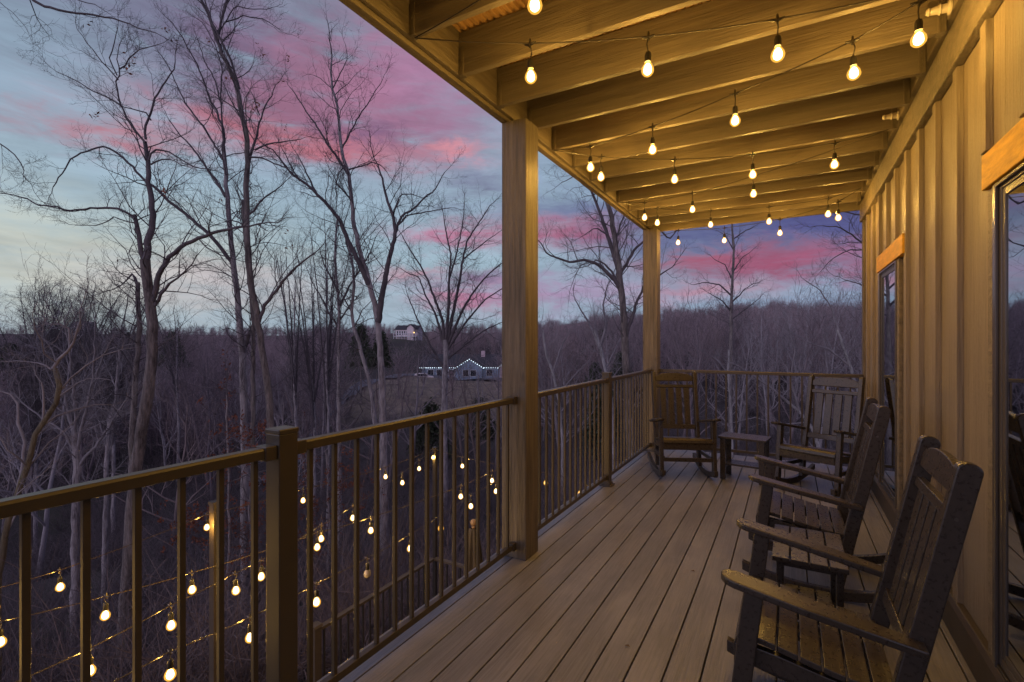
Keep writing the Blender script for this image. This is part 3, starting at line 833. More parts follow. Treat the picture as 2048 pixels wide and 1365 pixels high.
def ground_mat():
    m = bpy.data.materials.new('leaf_litter'); m.use_nodes = True
    q = NG(m.node_tree); p = m.node_tree.nodes['Principled BSDF']; L = m.node_tree.links
    t = q.n('ShaderNodeTexCoord').outputs['Object']
    a = q.noise(q.mapping(t, (9, 9, 9)), 1, 6, .75); b = q.noise(q.mapping(t, (.05, .05, .05)), 1, 4, .6)
    mid = q.noise(q.mapping(t, (.5, .5, .5)), 1, 5, .65)
    c = q.ramp(a, [(.3, (.028, .022, .024)), (.55, (.06, .045, .045)), (.78, (.125, .085, .072))])
    c = q.mix(q.m('MULTIPLY', q.m('SUBTRACT', b, .48), 5, clamp=True), c, (.07, .065, .042))
    c = q.mix(q.m('MULTIPLY', q.m('SUBTRACT', mid, .5), 3, clamp=True), c, (.038, .029, .032))
    # dry grass clearing below the ranch house
    fx, fy = FIELD
    s = q.n('ShaderNodeSeparateXYZ'); L.new(t, s.inputs[0])
    e0 = q.noise(q.mapping(t, (.12, .12, .12)), 1, 5, .6)
    dd = q.m('SQRT', q.m('ADD', q.m('POWER', q.m('SUBTRACT', s.outputs[0], fx), 2), q.m('POWER', q.m('SUBTRACT', s.outputs[1], fy), 2)))
    k = q.m('MULTIPLY_ADD', q.m('ADD', dd, q.m('MULTIPLY', e0, 30)), -1 / 10, 40 / 10, clamp=True)
    gr = q.ramp(q.noise(q.mapping(t, (.7, .7, .7)), 1, 6, .7), [(.3, (.13, .10, .085)), (.7, (.34, .255, .19))])
    c = q.mix(q.m('MULTIPLY', k, .95), c, gr)
    L.new(c, p.inputs['Base Color']); p.inputs['Roughness'].default_value = .95
    bp = q.n('ShaderNodeBump'); bp.inputs['Strength'].default_value = .7; bp.inputs['Distance'].default_value = .06
    L.new(a, bp.inputs['Height']); L.new(bp.outputs[0], p.inputs['Normal'])
    return m
struct(link('ground', fast_mesh('ground', V, Q, True), ground_mat()))
M['asphalt'] = mat('asphalt', (.13, .13, .16), .7, None, .2, (3, 3, 3))
M['field'] = mat('dry_field_grass', (.36, .28, .20), .95, ((3, 3, 3), .5, .05), .4, (.35, .35, .35), base2=(.2, .155, .12))
def draped(name, pts, width, m, lift=.06):
    P = []
    for a, b in zip(pts[:-1], pts[1:]):
        n = max(2, int((Vector(b) - Vector(a)).length / 2))
        P += [Vector(a).lerp(Vector(b), k / n) for k in range(n)]
    P.append(Vector(pts[-1])); v = []; f = []
    for k, p in enumerate(P):
        d = (P[min(k + 1, len(P) - 1)] - P[max(k - 1, 0)]).normalized(); nx, ny = -d.y, d.x
        w = width if np.isscalar(width) else np.interp(k / (len(P) - 1), np.linspace(0, 1, len(width)), width)
        for u in np.linspace(-1, 1, 9):
            x, y = p.x + nx * u * w / 2, p.y + ny * u * w / 2
            v.append((x, y, float(ground_z(x, y)) + lift))
    for k in range(len(P) - 1):
        for u in range(8): f.append((k * 9 + u, k * 9 + u + 1, (k + 1) * 9 + u + 1, (k + 1) * 9 + u))
    mb = MB().add(v, f)
    return struct(mb.build(name, m))
def pol(px, d):
    p = at(px, 682, d); return (p.x, p.y)
draped('road', [pol(520, 42), pol(590, 52), pol(640, 66), pol(715, 84), pol(800, 96), pol(900, 99.5), pol(1010, 97), pol(1100, 92)], 2.6, M['asphalt'], .25)

# ---------------------------------------------------------------- far houses
def slope_roof(mb, x0, x1, y0, y1, ze, zr, ov=.4, axis='x'):
    if axis == 'x':
        ym = (y0 + y1) / 2
        mb.prism([(y0 - ov, ze - .15), (ym, zr), (y1 + ov, ze - .15), (y1 + ov, ze + .02), (ym, zr + .2), (y0 - ov, ze + .02)], 'x', x0 - ov, x1 + ov)
    else:
        xm = (x0 + x1) / 2
        mb.prism([(x0 - ov, ze - .15), (xm, zr), (x1 + ov, ze - .15), (x1 + ov, ze + .02), (xm, zr + .2), (x0 - ov, ze + .02)], 'y', y0 - ov, y1 + ov)
def house_frame(px, py, d, turn):
    """matrix with local x along the facade, local -y towards the viewer"""
    p = at(px, py, d); return Matrix.Translation(p) @ Matrix.Rotation(YAW + turn, 4, 'Z'), p
def tr(mb, mt):
    mb.v = [np.array([tuple(mt @ Vector(p)) for p in q]) for q in mb.v]; return mb
# ranch house with lit eaves
mt, p = house_frame(925, 758, 100, 0)
t = thing('ranch_house', 'long blue grey ranch house in the valley with white lights along its eaves', 'house', tuple(p))
mb = MB().box((-8.2, 0, -1.5), (7.6, 8, 2.35))
mb.prism([(-1.2, 2.35), (4.2, 2.35), (1.5, 3.9)], 'y', -1.0, .02); mb.box((-1.0, -1.0, -1.5), (4.0, 0, 2.35))
tr(mb, mt).build('wall', M['blue_siding'], t)
mb = MB().box((7.6, -1.5, -1.5), (13.2, 7, 2.6)); mb.prism([(7.4, 2.6), (13.4, 2.6), (10.4, 4.9)], 'y', -1.5, 7)
tr(mb, mt).build('garage_wing', M['pink_siding'], t)
mb = MB(); slope_roof(mb, -8.2, 7.6, 0, 8, 2.4, 4.7); slope_roof(mb, -1.0, 4.0, -1.0, 3.5, 2.4, 4.0, .35, 'y'); slope_roof(mb, 7.6, 13.2, -1.5, 7, 2.6, 4.9, .3, 'y')
rf = tr(mb, mt).build('roof', M['roof_dark'], t)
tr(MB().box((3.6, 3, 4.2), (4.4, 3.8, 5.6)), mt).build('chimney', M['pink_siding'], rf)
for a, b in ((-7, -5.9), (-5.2, -4.2), (-2.8, -1.7), (.2, 1.3), (1.7, 2.8), (4.9, 6.0)):
    y = -1.03 if -1 < a < 4 else -.03
    w = tr(MB().box((a - .08, y - .02, .52), (b + .08, y + .02, 1.88)), mt).build('window', M['white_trim'], t)
    tr(MB().box((a, y - .04, .6), (b, y - .021, 1.8)), mt).build('pane', M['pane_dark'], w)
tr(MB().box((-4.0, -.05, 0), (-3.1, -.005, 2.0)), mt).build('door', M['white_trim'], t)
tr(MB().box((8.4, -1.56, 0), (12.4, -1.505, 2.2)), mt).build('garage_door', M['white_trim'], t)
mb = MB()
def eave(a, b):
    n = max(2, int((Vector(b) - Vector(a)).length / .42))
    for k in range(n + 1):
        q = Vector(a).lerp(Vector(b), k / n); mb.lathe([(.012, -.10), (.08, -.05), (.08, .05), (.012, .10)], tuple(q), 6)
eave((-8.6, -.45, 2.25), (-1.3, -.45, 2.25)); eave((-1.3, -1.42, 2.25), (1.5, -1.42, 4.0)); eave((1.5, -1.42, 4.0), (4.3, -1.42, 2.25)); eave((4.4, -.45, 2.25), (7.2, -.45, 2.25)); eave((7.2, -1.9, 2.3), (10.4, -1.9, 4.9)); eave((10.4, -1.9, 4.9), (11.2, -1.9, 4.3))
tr(mb, mt).build('eave_lights', M['eave_light'], t)
# car beside it
mt, p = house_frame(845, 762, 97, .2)
t = thing('parked_car', 'pale parked car on the drive left of the long lit ranch house', 'car', tuple(p))
mb = MB().prism([(-2.1, .35), (2.1, .35), (2.15, .8), (1.3, .95), (.7, 1.45), (-1.1, 1.5), (-1.8, 1.0), (-2.15, .9)], 'y', -.85, .85)
tr(mb, mt).build('body', M['pale_siding'], t, bevel=.06)
for sx in (-1.3, 1.35):
    for sy in (-.88, .88):
        w = MB(); w.tube([(sx, sy - .1, .33), (sx, sy + .1, .33)], .33, 14); tr(w, mt).build('wheel', M['roof_dark'], t)
tr(MB().prism([(-1.0, 1.0), (1.0, 1.0), (.6, 1.38), (-1.0, 1.42)], 'y', -.87, .87), mt).build('window', M['pane_dark'], t)
# two pale houses on the ridge
def ridge_house(px, py, d, turn, w, dep, hw, hr, label, wm, lamp=False):
    mt, p = house_frame(px, py, d, turn)
    t = thing('ridge_house', label, 'house', tuple(p))
    mb = MB().box((-w / 2, 0, -4), (w / 2, dep, hw)); mb.prism([(0, hw), (dep, hw), (dep / 2, hr)], 'x', -w / 2, w / 2)
    mb.box((w * .12, -2.0, -4), (w * .42, 0, hw + .5)); mb.prism([(w * .12, hw + .5), (w * .42, hw + .5), (w * .27, hr + .3)], 'y', -2.0, 1)
    tr(mb, mt).build('wall', wm, t)
    mb = MB(); slope_roof(mb, -w / 2, w / 2, 0, dep, hw, hr, .3); slope_roof(mb, w * .12, w * .42, -2.0, dep / 2, hw + .5, hr + .3, .3, 'y')
    tr(mb, mt).build('roof', M['roof_dark'] if lamp else M['pale_siding'], t)
    for k in range(5):
        a = -w * .44 + k * w * .11
        wn = tr(MB().box((a - .1, -.06, 1.0), (a + w * .06 + .1, -.01, hw - .5)), mt).build('window', M['white_trim'], t)
        tr(MB().box((a, -.09, 1.1), (a + w * .06, -.061, hw - .6)), mt).build('pane', M['pane_dark'], wn)
    mb = MB().box((-w * .5, -2.2, .5), (w * .55, -.1, .7))
    for k in range(9):
        xx = -w * .48 + k * w * .125; mb.box((xx - .08, -2.2, -3), (xx + .08, -2.05, 1.6))
    mb.box((-w * .5, -2.2, 1.55), (w * .55, -2.08, 1.68)); tr(mb, mt).build('balcony', M['white_trim'], t)
    if lamp:
        tr(MB().lathe([(.05, -.2), (.2, -.1), (.2, .1), (.05, .2)], (w * .46, -2.3, 1.9), 8), mt).build('porch_lamp', M['porch_lamp'], t)
ridge_house(813, 677, 165, -.15, 7.6, 5, 3.0, 4.2, 'pale house with dark roof high on the wooded ridge above the ranch house', M['pale_siding'], True)
ridge_house(160, 667, 230, .2, 6.5, 6, 3.2, 5.4, 'small white house among the trees on the ridge at the far left', M['pale_siding'])

# ---------------------------------------------------------------- trees
class Forest:
    """gathers tapering limbs as polylines, then turns them into one mesh"""
    def __init__(s): s.g = {}
    def add(s, pts, rad, sides):
        s.g.setdefault((len(pts), sides), []).append((pts, rad))
    def arrays(s):
        VV, QQ, n0 = [], [], 0
        for (n, k), L in s.g.items():
            P = np.array([l[0] for l in L], float); r = np.array([l[1] for l in L], float); m = len(L)
            T = np.gradient(P, axis=1); T /= np.linalg.norm(T, axis=2, keepdims=True) + 1e-9
            md = P[:, -1] - P[:, 0]; vert = np.abs(md[:, 2]) > .8 * np.linalg.norm(md, axis=1)
            ref = np.where(vert[:, None], [[1., 0, 0]], [[0, 0, 1.]])[:, None, :]
            U = np.cross(T, np.broadcast_to(ref, T.shape)); U /= np.linalg.norm(U, axis=2, keepdims=True) + 1e-9
            W = np.cross(T, U); a = np.arange(k) * 2 * math.pi / k
            V = P[:, :, None] + r[:, :, None, None] * (U[:, :, None] * np.cos(a)[None, None, :, None] + W[:, :, None] * np.sin(a)[None, None, :, None])
            idx = np.arange(m * n * k).reshape(m, n, k) + n0
            nx = np.roll(idx, -1, axis=2)
            QQ.append(np.stack([idx[:, :-1], nx[:, :-1], nx[:, 1:], idx[:, 1:]], -1).reshape(-1, 4))
            VV.append(V.reshape(-1, 3)); n0 += m * n * k
        if not VV: return np.zeros((0, 3)), np.zeros((0, 4), int)
        return np.concatenate(VV), np.concatenate(QQ)
rng = random.Random(11)
def unit(v):
    l = math.sqrt(v[0] ** 2 + v[1] ** 2 + v[2] ** 2) + 1e-9; return (v[0] / l, v[1] / l, v[2] / l)
def side_dir(d, ang):
    """direction leaving d at ang radians, random roll"""
    r = (rng.gauss(0, 1), rng.gauss(0, 1), rng.gauss(0, 1)); dot = r[0] * d[0] + r[1] * d[1] + r[2] * d[2]
    p = unit((r[0] - dot * d[0], r[1] - dot * d[1], r[2] - dot * d[2])); c, s = math.cos(ang), math.sin(ang)
    return (d[0] * c + p[0] * s, d[1] * c + p[1] * s, d[2] * c + p[2] * s)
def grow(F, p, d, L, r, lev, lift=.10, wob=.22, rmin=.0022, dens=1.0, sides=None):
    n = 6 if lev > 1 else 5 if lev == 1 else 4
    pts = [p]; seg = L / (n - 1); cur = p; rad = [r]; ds = [d]
    for i in range(1, n):
        d = unit((d[0] + rng.gauss(0, wob), d[1] + rng.gauss(0, wob), d[2] + rng.gauss(0, wob) + lift))
        cur = (cur[0] + d[0] * seg, cur[1] + d[1] * seg, cur[2] + d[2] * seg)
        pts.append(cur); ds.append(d); rad.append(max(rmin * .7, r * (1 - .75 * i / (n - 1))))
    F.add(pts, rad, sides or (3 if r < .012 else 5 if r < .04 else 7))
    if lev <= 0: return
    nc = max(2, int((3.4 + 2.0 * rng.random()) * dens))
    for k in range(nc):
        u = .18 + .82 * (k + rng.random()) / nc; i = min(n - 2, int(u * (n - 1))); f = u * (n - 1) - i
        a, b = pts[i], pts[i + 1]; q = (a[0] + (b[0] - a[0]) * f, a[1] + (b[1] - a[1]) * f, a[2] + (b[2] - a[2]) * f)
        rr = rad[i] * .62
        grow(F, q, side_dir(ds[i + 1], rng.uniform(.5, 1.15)), L * rng.uniform(.34, .62) * (1.15 - .5 * u), max(rmin, rr), lev - 1, lift, wob * 1.05, rmin, dens)
    grow(F, pts[-1], side_dir(ds[-1], rng.uniform(.05, .4)), L * .42, max(rmin, rad[-1] * .9), lev - 1, lift, wob, rmin, dens)
def resample(P, step):
    d = [0]
    for a, b in zip(P[:-1], P[1:]): d.append(d[-1] + (b - a).length)
    n = max(4, int(d[-1] / step) + 1)
    u = np.linspace(0, d[-1], n); A = np.array([tuple(p) for p in P])
    # smooth a little
    out = np.stack([np.interp(u, d, A[:, k]) for k in range(3)], 1)
    return out, d[-1]
def leaf_cluster(V, Qs, c, n, spread, size):
    for _ in range(n):
        p = np.array(c) + np.array([rng.gauss(0, spread), rng.gauss(0, spread), rng.gauss(0, spread)])
        a = np.array(unit((rng.gauss(0, 1), rng.gauss(0, 1), rng.gauss(0, 1)))); b = np.cross(a, unit((rng.gauss(0, 1), rng.gauss(0, 1), rng.gauss(0, 1)))); b /= np.linalg.norm(b) + 1e-9
        s = size * rng.uniform(.6, 1.3); k = len(V)
        V += [p - a * s, p - b * s * .45, p + a * s, p + b * s * .45]; Qs.append((k, k + 1, k + 2, k + 3))
def hero(label, zc, trunk, limbs, mats=('bark_dark', 'twig'), name='bare_tree', lev=2, gap=.34, crown_from=.55, group=None, leaves=0, spread=.16, dens=1.0, wscale=1.0):
    """trunk and limbs read off the photograph at their own distance, each limb given depth of its own"""
    pxm = zc / FPX
    wscale *= math.cos(math.atan((trunk[0][-1][0] - 1024) / FPX))     # off-axis widths are stretched in the picture
    def conv(pts, sl, w0, w1):
        P = []; x0, y0 = pts[0]; acc = 0; last = pts[0]
        for x, y in pts:
            acc += math.hypot(x - last[0], y - last[1]) * pxm; last = (x, y)
            dz = sl[0] + sl[1] * acc
            p = at(x, y, zc + dz); P.append(p)
        return P
    TF, CF = Forest(), Forest()
    pts, w0, w1 = trunk
    P = conv(pts, (0, 0), w0, w1)
    g0 = float(ground_z(P[0].x, P[0].y))
    if P[0].z > g0 - .1: P = [Vector((P[0].x, P[0].y, g0 - .3))] + P
    A, L = resample(P, .30)
    jit = np.array([[rng.gauss(0, .009), rng.gauss(0, .014), 0] for _ in A]); A = A + jit
    r = np.interp(np.linspace(0, 1, len(A)), [0, 1], [w0 * pxm / 2 * wscale, w1 * pxm / 2 * wscale])
    r = r * (1 + .03 * np.sin(np.arange(len(A)) * 1.1)); r[0] *= 1.35; r[1] *= 1.12
    TF.add(A.tolist(), r.tolist(), 12)
    base = Vector(A[0])
    def sprout(A, r, L, frm, gp):
        n = len(A); s = frm * L
        while s < L * .985:
            u = s / L * (n - 1); i = min(n - 2, int(u)); f = u - i
            q = A[i] * (1 - f) + A[i + 1] * f; d = unit(A[i + 1] - A[i]); rr = r[i]
            cl = min(1.9, .45 + rr * 26) * rng.uniform(.55, 1.15)
            grow(CF, tuple(q), side_dir(d, rng.uniform(.5, 1.2)), cl, max(.0026, min(rr * .42, .016)), lev if rr > .008 else max(1, lev - 1), .10, .24, .0021, dens * 1.4)
            s += gp * rng.uniform(.5, 1.5)
        if r[-1] < .03: grow(CF, tuple(A[-1]), unit(A[-1] - A[-2]), min(1.6, .5 + r[-1] * 26), max(.003, r[-1] * .9), lev, .08, .22, .0021, dens * 1.4)
    sprout(A, r, L, crown_from, gap)
    for e in limbs:
        lp, a0, a1 = e
        # find depth at joint: trunk depth 0, wander towards or away from the viewer
        sl = (0, rng.uniform(-spread, spread))
        B, LL = resample(conv(lp, sl, a0, a1), .16)
        B = B + np.array([[rng.gauss(0, .008), rng.gauss(0, .012), rng.gauss(0, .008)] for _ in B]); 
        rr = np.interp(np.linspace(0, 1, len(B)), [0, 1], [a0 * pxm / 2, max(.4, a1) * pxm / 2]) * wscale
        CF.add(B.tolist(), rr.tolist(), 6 if a0 * pxm < .1 else 9)
        sprout(B, rr, LL, .12, gap)
    t = thing(name, label, 'tree', tuple(base), 0, group)
    for nm, F_, m in (('trunk', TF, M[mats[0]]), ('crown', CF, M[mats[1]])):
        V, Q = F_.arrays(); V = V - np.array(base)
        link(nm, fast_mesh(nm, V, Q, True), m, t)
    if leaves:
        V = []; Qs = []
        _, ends = None, [l[0][-1] for L_ in CF.g.values() for l in L_]
        for _ in range(leaves):
            leaf_cluster(V, Qs, rng.choice(ends), rng.randint(3, 8), .05, .045)
        link('dead_leaves', fast_mesh('dead_leaves', np.array(V) - np.array(base), np.array(Qs)), M['dead_leaf'], t)
    return t

# ---- the trees one can tell apart, left to right
hero('large dark ridged trunk forking high, left of centre in the woods, with a broken stub', 11.5,
     ([(243, 1365), (247, 1300), (256, 1150), (264, 1020), (275, 915), (286, 850), (297, 780), (303, 724), (305, 650), (300, 610), (294, 560), (291, 520)], 32, 22), [
     ([(291, 525), (300, 470), (307, 430), (303, 400), (297, 360), (296, 320), (290, 285)], 17, 9),
     ([(290, 285), (272, 262), (250, 230), (240, 205), (233, 180), (232, 160), (240, 142), (235, 120)], 6, 2.5),
     ([(242, 212), (215, 195), (180, 180), (150, 160), (115, 145)], 4, 1.5),
     ([(235, 160), (205, 125), (180, 95), (155, 60)], 3.5, 1.5), ([(232, 150), (222, 120), (228, 90), (235, 55)], 3.5, 1.5),
     ([(240, 140), (262, 115), (280, 98), (300, 92), (320, 90)], 3.5, 1.5),
     ([(292, 280), (293, 250), (305, 215), (310, 195), (322, 175), (345, 145), (350, 125)], 6.5, 2.5),
     ([(300, 240), (293, 226), (270, 220), (245, 213)], 4, 2),
     ([(293, 560), (283, 510), (278, 470), (269, 430)], 13, 9),
     ([(270, 438), (245, 420), (222, 416), (190, 416), (160, 421), (130, 421), (110, 412), (78, 412), (60, 400), (30, 390), (2, 386)], 6.5, 2.2),
     ([(270, 446), (250, 442), (230, 434), (210, 445), (190, 452), (150, 450)], 3.5, 1.5),
     ([(304, 605), (318, 545), (335, 520), (365, 492), (400, 475), (440, 462), (478, 455)], 14, 6),
     ([(308, 612), (325, 585), (338, 568)], 9, 6),
     ([(298, 322), (303, 305), (315, 298), (335, 303), (355, 315), (390, 335), (430, 342)], 5, 2),
     ([(300, 328), (318, 322), (345, 318), (362, 332)], 4.5, 2)], crown_from=.8, leaves=7)
hero('slim grey stem standing close behind the large ridged trunk at left', 12.8,
     ([(262, 1150), (264, 900), (267, 830), (271, 760), (275, 700), (278, 650), (277, 600), (275, 565)], 19, 10), [
     ([(275, 570), (266, 545), (258, 550), (256, 560)], 8, 4), ([(272, 740), (256, 700), (232, 686), (205, 703)], 4, 1.5),
     ([(270, 800), (300, 745), (330, 715), (360, 690)], 4, 1.5)], crown_from=.6)
hero('pale barked tall tree forking low, left of the brown leaning trunk', 15,
     ([(494, 1365), (492, 1200), (490, 1000), (489, 870), (487, 760), (482, 690), (478, 640), (474, 580), (468, 540), (463, 490), (459, 440), (455, 400), (452, 370), (450, 330), (447, 290)], 25, 8), [
     ([(467, 532), (445, 500), (420, 470), (395, 450), (360, 420), (335, 400), (310, 375), (290, 362), (265, 335), (245, 315), (225, 300), (205, 293), (190, 298), (165, 305), (145, 318), (125, 345), (105, 375)], 9, 2),
     ([(452, 395), (437, 370), (415, 340), (395, 310), (375, 285), (355, 265), (340, 240)], 7, 2),
     ([(447, 320), (430, 290), (405, 250), (395, 240), (370, 205), (352, 170), (345, 150), (338, 135)], 5.5, 2),
     ([(448, 292), (447, 260), (432, 220), (420, 200), (410, 170), (395, 130), (375, 95), (365, 75), (340, 40)], 6, 1.8),
     ([(448, 300), (444, 240), (441, 190), (445, 140), (435, 105), (420, 70), (405, 45)], 5, 1.6),
     ([(441, 205), (430, 160), (410, 125), (393, 75)], 4, 1.5),
     ([(487, 705), (497, 670), (508, 650), (513, 632)], 10, 7), ([(482, 790), (440, 775), (415, 776), (390, 772)], 4, 1.5),
     ([(478, 560), (440, 545), (400, 540)], 3, 1.2)], ('bark_pale', 'twig'), crown_from=.62, leaves=4)
hero('second stem rising behind the brown leaning trunk', 14.4,
     ([(505, 900), (507, 760), (508, 650), (500, 580), (494, 520), (489, 470), (486, 430), (488, 400)], 13, 7), [([(487, 450), (465, 440), (450, 445)], 4, 2)], crown_from=.5)
hero('tall brown trunk leaning left above the nearest metal post, top leaving the picture', 13,
     ([(550, 980), (543, 870), (538, 800), (530, 730), (522, 690), (517, 650), (508, 600), (500, 560), (496, 510), (493, 460), (492, 410), (494, 370), (495, 330), (494, 290), (490, 250), (482, 215), (474, 180), (465, 150), (453, 125), (443, 105)], 21, 9), [
     ([(443, 105), (430, 70), (425, 50), (415, 25), (398, -10)], 8, 6), ([(436, 88), (438, 60), (447, 30), (456, -10)], 6, 5),
     ([(478, 178), (468, 140), (455, 105), (440, 78), (425, 45), (413, 15)], 6, 4),
     ([(495, 330), (505, 300), (515, 270), (520, 240), (535, 205), (552, 170)], 6.5, 2), ([(510, 300), (530, 290), (560, 285), (600, 278)], 4.5, 1.6),
     ([(497, 315), (520, 315), (545, 325), (570, 335), (585, 347)], 4.5, 2), ([(498, 432), (515, 410), (535, 390), (560, 375), (572, 362)], 5, 2),
     ([(518, 645), (530, 610), (550, 585), (568, 560), (585, 540), (610, 520), (630, 505)], 9, 3),
     ([(490, 250), (470, 215), (450, 175), (440, 150)], 3.5, 1.5), ([(520, 232), (505, 190), (492, 170)], 3, 1.2),
     ([(440, 60), (470, 12), (510, 20), (545, 15)], 3, 1.4), ([(450, 45), (490, 32), (530, 40), (560, 60)], 3, 1.4)], ('bark_dark', 'twig'), crown_from=.62, leaves=14)
hero('straight grey trunk with two high forks, seen above the middle of the railing', 17,
     ([(773, 1290), (770, 1100), (768, 950), (767, 860), (764, 760), (760, 690), (755, 640), (748, 600), (738, 565), (728, 530), (716, 490), (709, 450), (703, 400), (697, 350), (685, 310), (680, 270), (677, 220), (665, 180), (661, 140), (664, 110)], 23, 3.5), [
     ([(738, 570), (715, 520), (695, 480), (680, 440), (660, 415), (640, 395), (620, 375), (600, 360), (580, 345), (562, 320), (545, 300), (525, 290)], 12, 2),
     ([(600, 362), (580, 330), (565, 300)], 4, 1.5), ([(635, 392), (615, 350), (595, 310)], 5, 1.5),
     ([(756, 645), (763, 600), (770, 560), (778, 520), (787, 480), (791, 465), (788, 440), (782, 420), (770, 385), (765, 360), (755, 330)], 14, 3),
     ([(790, 470), (797, 445), (805, 430), (825, 420), (845, 400), (870, 380), (890, 345)], 6, 1.6),
     ([(792, 455), (815, 430), (850, 425), (900, 415)], 4, 1.4), ([(786, 430), (800, 390), (825, 388), (840, 395)], 4, 1.5),
     ([(697, 350), (672, 310), (655, 290), (632, 250), (610, 220), (595, 195), (580, 175)], 6, 1.5),
     ([(683, 300), (700, 265), (720, 230), (740, 200), (765, 160)], 4.5, 1.3), ([(697, 340), (715, 335), (745, 325), (760, 330), (775, 345)], 3.5, 1.4),
     ([(664, 180), (680, 150), (695, 115), (692, 90)], 3.2, 1.2), ([(703, 400), (675, 370), (660, 340)], 4, 1.5), ([(690, 330), (675, 350), (672, 400)], 3, 1.5)],
     ('bark_pale', 'twig'), crown_from=.55, leaves=3)
hero('thin straight grey trunk left of the long lit house', 19,
     ([(680, 1100), (678, 850), (678, 760), (677, 680), (679, 640), (677, 600), (673, 560), (670, 520), (672, 480), (675, 440)], 13, 4), [
     ([(680, 612), (695, 580), (712, 550), (722, 520)], 5.5, 2), ([(676, 655), (655, 620), (640, 590), (622, 560)], 5, 1.8), ([(678, 590), (665, 560), (648, 530), (640, 500)], 5, 1.6), ([(680, 640), (700, 610), (720, 590)], 4, 1.5)], ('bark_pale', 'twig'), crown_from=.5)
hero('crooked grey trunk leaning left in front of the dark cedar', 18,
     ([(756, 930), (752, 860), (745, 800), (735, 750), (722, 700), (708, 655), (703, 625), (706, 590), (708, 560), (704, 520), (697, 490)], 13, 5), [
     ([(704, 625), (690, 600), (680, 585)], 4, 2), ([(707, 560), (725, 530), (740, 505), (750, 480)], 4.5, 1.6), ([(704, 520), (690, 480), (688, 450), (700, 410)], 4, 1.4), ([(708, 655), (725, 620), (745, 600)], 3, 1.2)], ('bark_pale', 'twig'), crown_from=.5)
hero('many stemmed tree spreading like a fan in front of the lit ranch house', 24,
     ([(890, 950), (888, 820), (890, 760), (893, 700), (891, 680)], 14, 11), [
     ([(890, 695), (885, 640), (870, 600), (855, 560), (840, 530), (820, 500), (803, 470)], 7, 1.6), ([(888, 690), (872, 630), (850, 590), (838, 555), (812, 545)], 6, 1.6),
     ([(892, 690), (897, 620), (898, 560), (902, 510), (895, 480), (888, 440)], 7.5, 2), ([(894, 690), (907, 620), (920, 560), (925, 520), (935, 480), (955, 450), (975, 420)], 8, 2),
     ([(896, 690), (925, 620), (950, 580), (975, 550), (1003, 528)], 6.5, 2), ([(895, 700), (935, 640), (970, 600), (1004, 578)], 5.5, 2), ([(893, 720), (930, 690), (970, 660), (1004, 645)], 5, 1.5),
     ([(898, 560), (915, 500), (925, 450), (930, 400)], 4, 1.3), ([(889, 740), (860, 690), (835, 640), (815, 590)], 5, 1.5), ([(925, 520), (950, 500), (990, 470)], 3.5, 1.3)],
     ('bark_pale', 'twig'), crown_from=.7, dens=1.05)
hero('mottled ochre sycamore with kinked limbs at the left edge', 8.2,
     ([(-6, 1250), (0, 1150), (10, 1080), (22, 1020), (40, 970), (57, 926), (76, 866), (93, 833), (112, 806), (120, 784), (115, 757), (107, 738)], 19, 12), [
     ([(107, 738), (120, 716), (137, 697), (153, 672), (160, 640)], 10, 4), ([(107, 740), (95, 730), (60, 725), (30, 722), (-5, 724)], 4.5, 2),
     ([(40, 970), (46, 926), (50, 869), (38, 850), (35, 814), (22, 790)], 12, 5), ([(85, 850), (90, 820), (85, 790), (82, 765)], 8, 4),
     ([(137, 698), (136, 656), (110, 648), (87, 648), (89, 634)], 6, 3), ([(118, 790), (150, 770), (180, 755), (220, 760)], 3, 1.2)], ('bark_ochre', 'twig_pale'), crown_from=.6, gap=.55, spread=.1)
hero('grey tree with many rising stems beside the sycamore at left', 14,
     ([(150, 1365), (150, 1150), (152, 1000), (154, 930), (150, 870)], 23, 17), [
     ([(150, 875), (135, 820), (125, 770), (118, 740), (100, 690)], 9, 3), ([(152, 870), (150, 800), (143, 740), (138, 690), (128, 640)], 9, 3),
     ([(155, 900), (165, 850), (178, 800), (185, 760), (190, 700), (190, 640)], 9, 3), ([(150, 905), (125, 860), (90, 840), (50, 810), (15, 778)], 7, 2),
     ([(158, 930), (185, 900), (215, 860), (245, 810), (272, 778)], 9, 3), ([(185, 765), (205, 712), (225, 695), (265, 690)], 5, 2), ([(178, 800), (200, 730), (215, 690), (230, 670)], 6, 2)],
     ('bark_pale', 'twig_pale'), crown_from=.7, leaves=0)
hero('slender grey trunk between the many stemmed tree and the large ridged trunk', 18,
     ([(208, 1250), (210, 1100), (213, 950), (218, 850), (232, 800), (236, 750), (240, 700)], 15, 6), [([(218, 855), (240, 820), (255, 790)], 5, 2), ([(214, 900), (200, 850), (190, 820)], 5, 2), ([(235, 780), (215, 740), (205, 715)], 4, 1.5)], ('bark_pale', 'twig_pale'), crown_from=.5)
hero('tree at the left edge of the picture whose dark boughs reach in along the top', 9,
     ([(-140, 1500), (-130, 900), (-120, 400), (-110, 100), (-90, -100), (-60, -250)], 46, 26), [
     ([(-90, -110), (30, -60), (60, -2), (85, 11), (115, 20), (150, 27), (200, 32), (245, 43), (280, 60), (312, 65)], 12, 2.5),
     ([(100, -60), (140, -8), (160, 5), (185, 5), (205, 20), (218, 30)], 4, 1.5), ([(-118, 320), (-60, 270), (0, 288), (25, 305), (40, 320), (50, 342)], 6, 2.5),
     ([(-100, -40), (-40, -30), (5, 10), (20, 22), (40, 40), (60, 70)], 3, 1)], crown_from=.97, gap=.7, spread=.05, leaves=2)
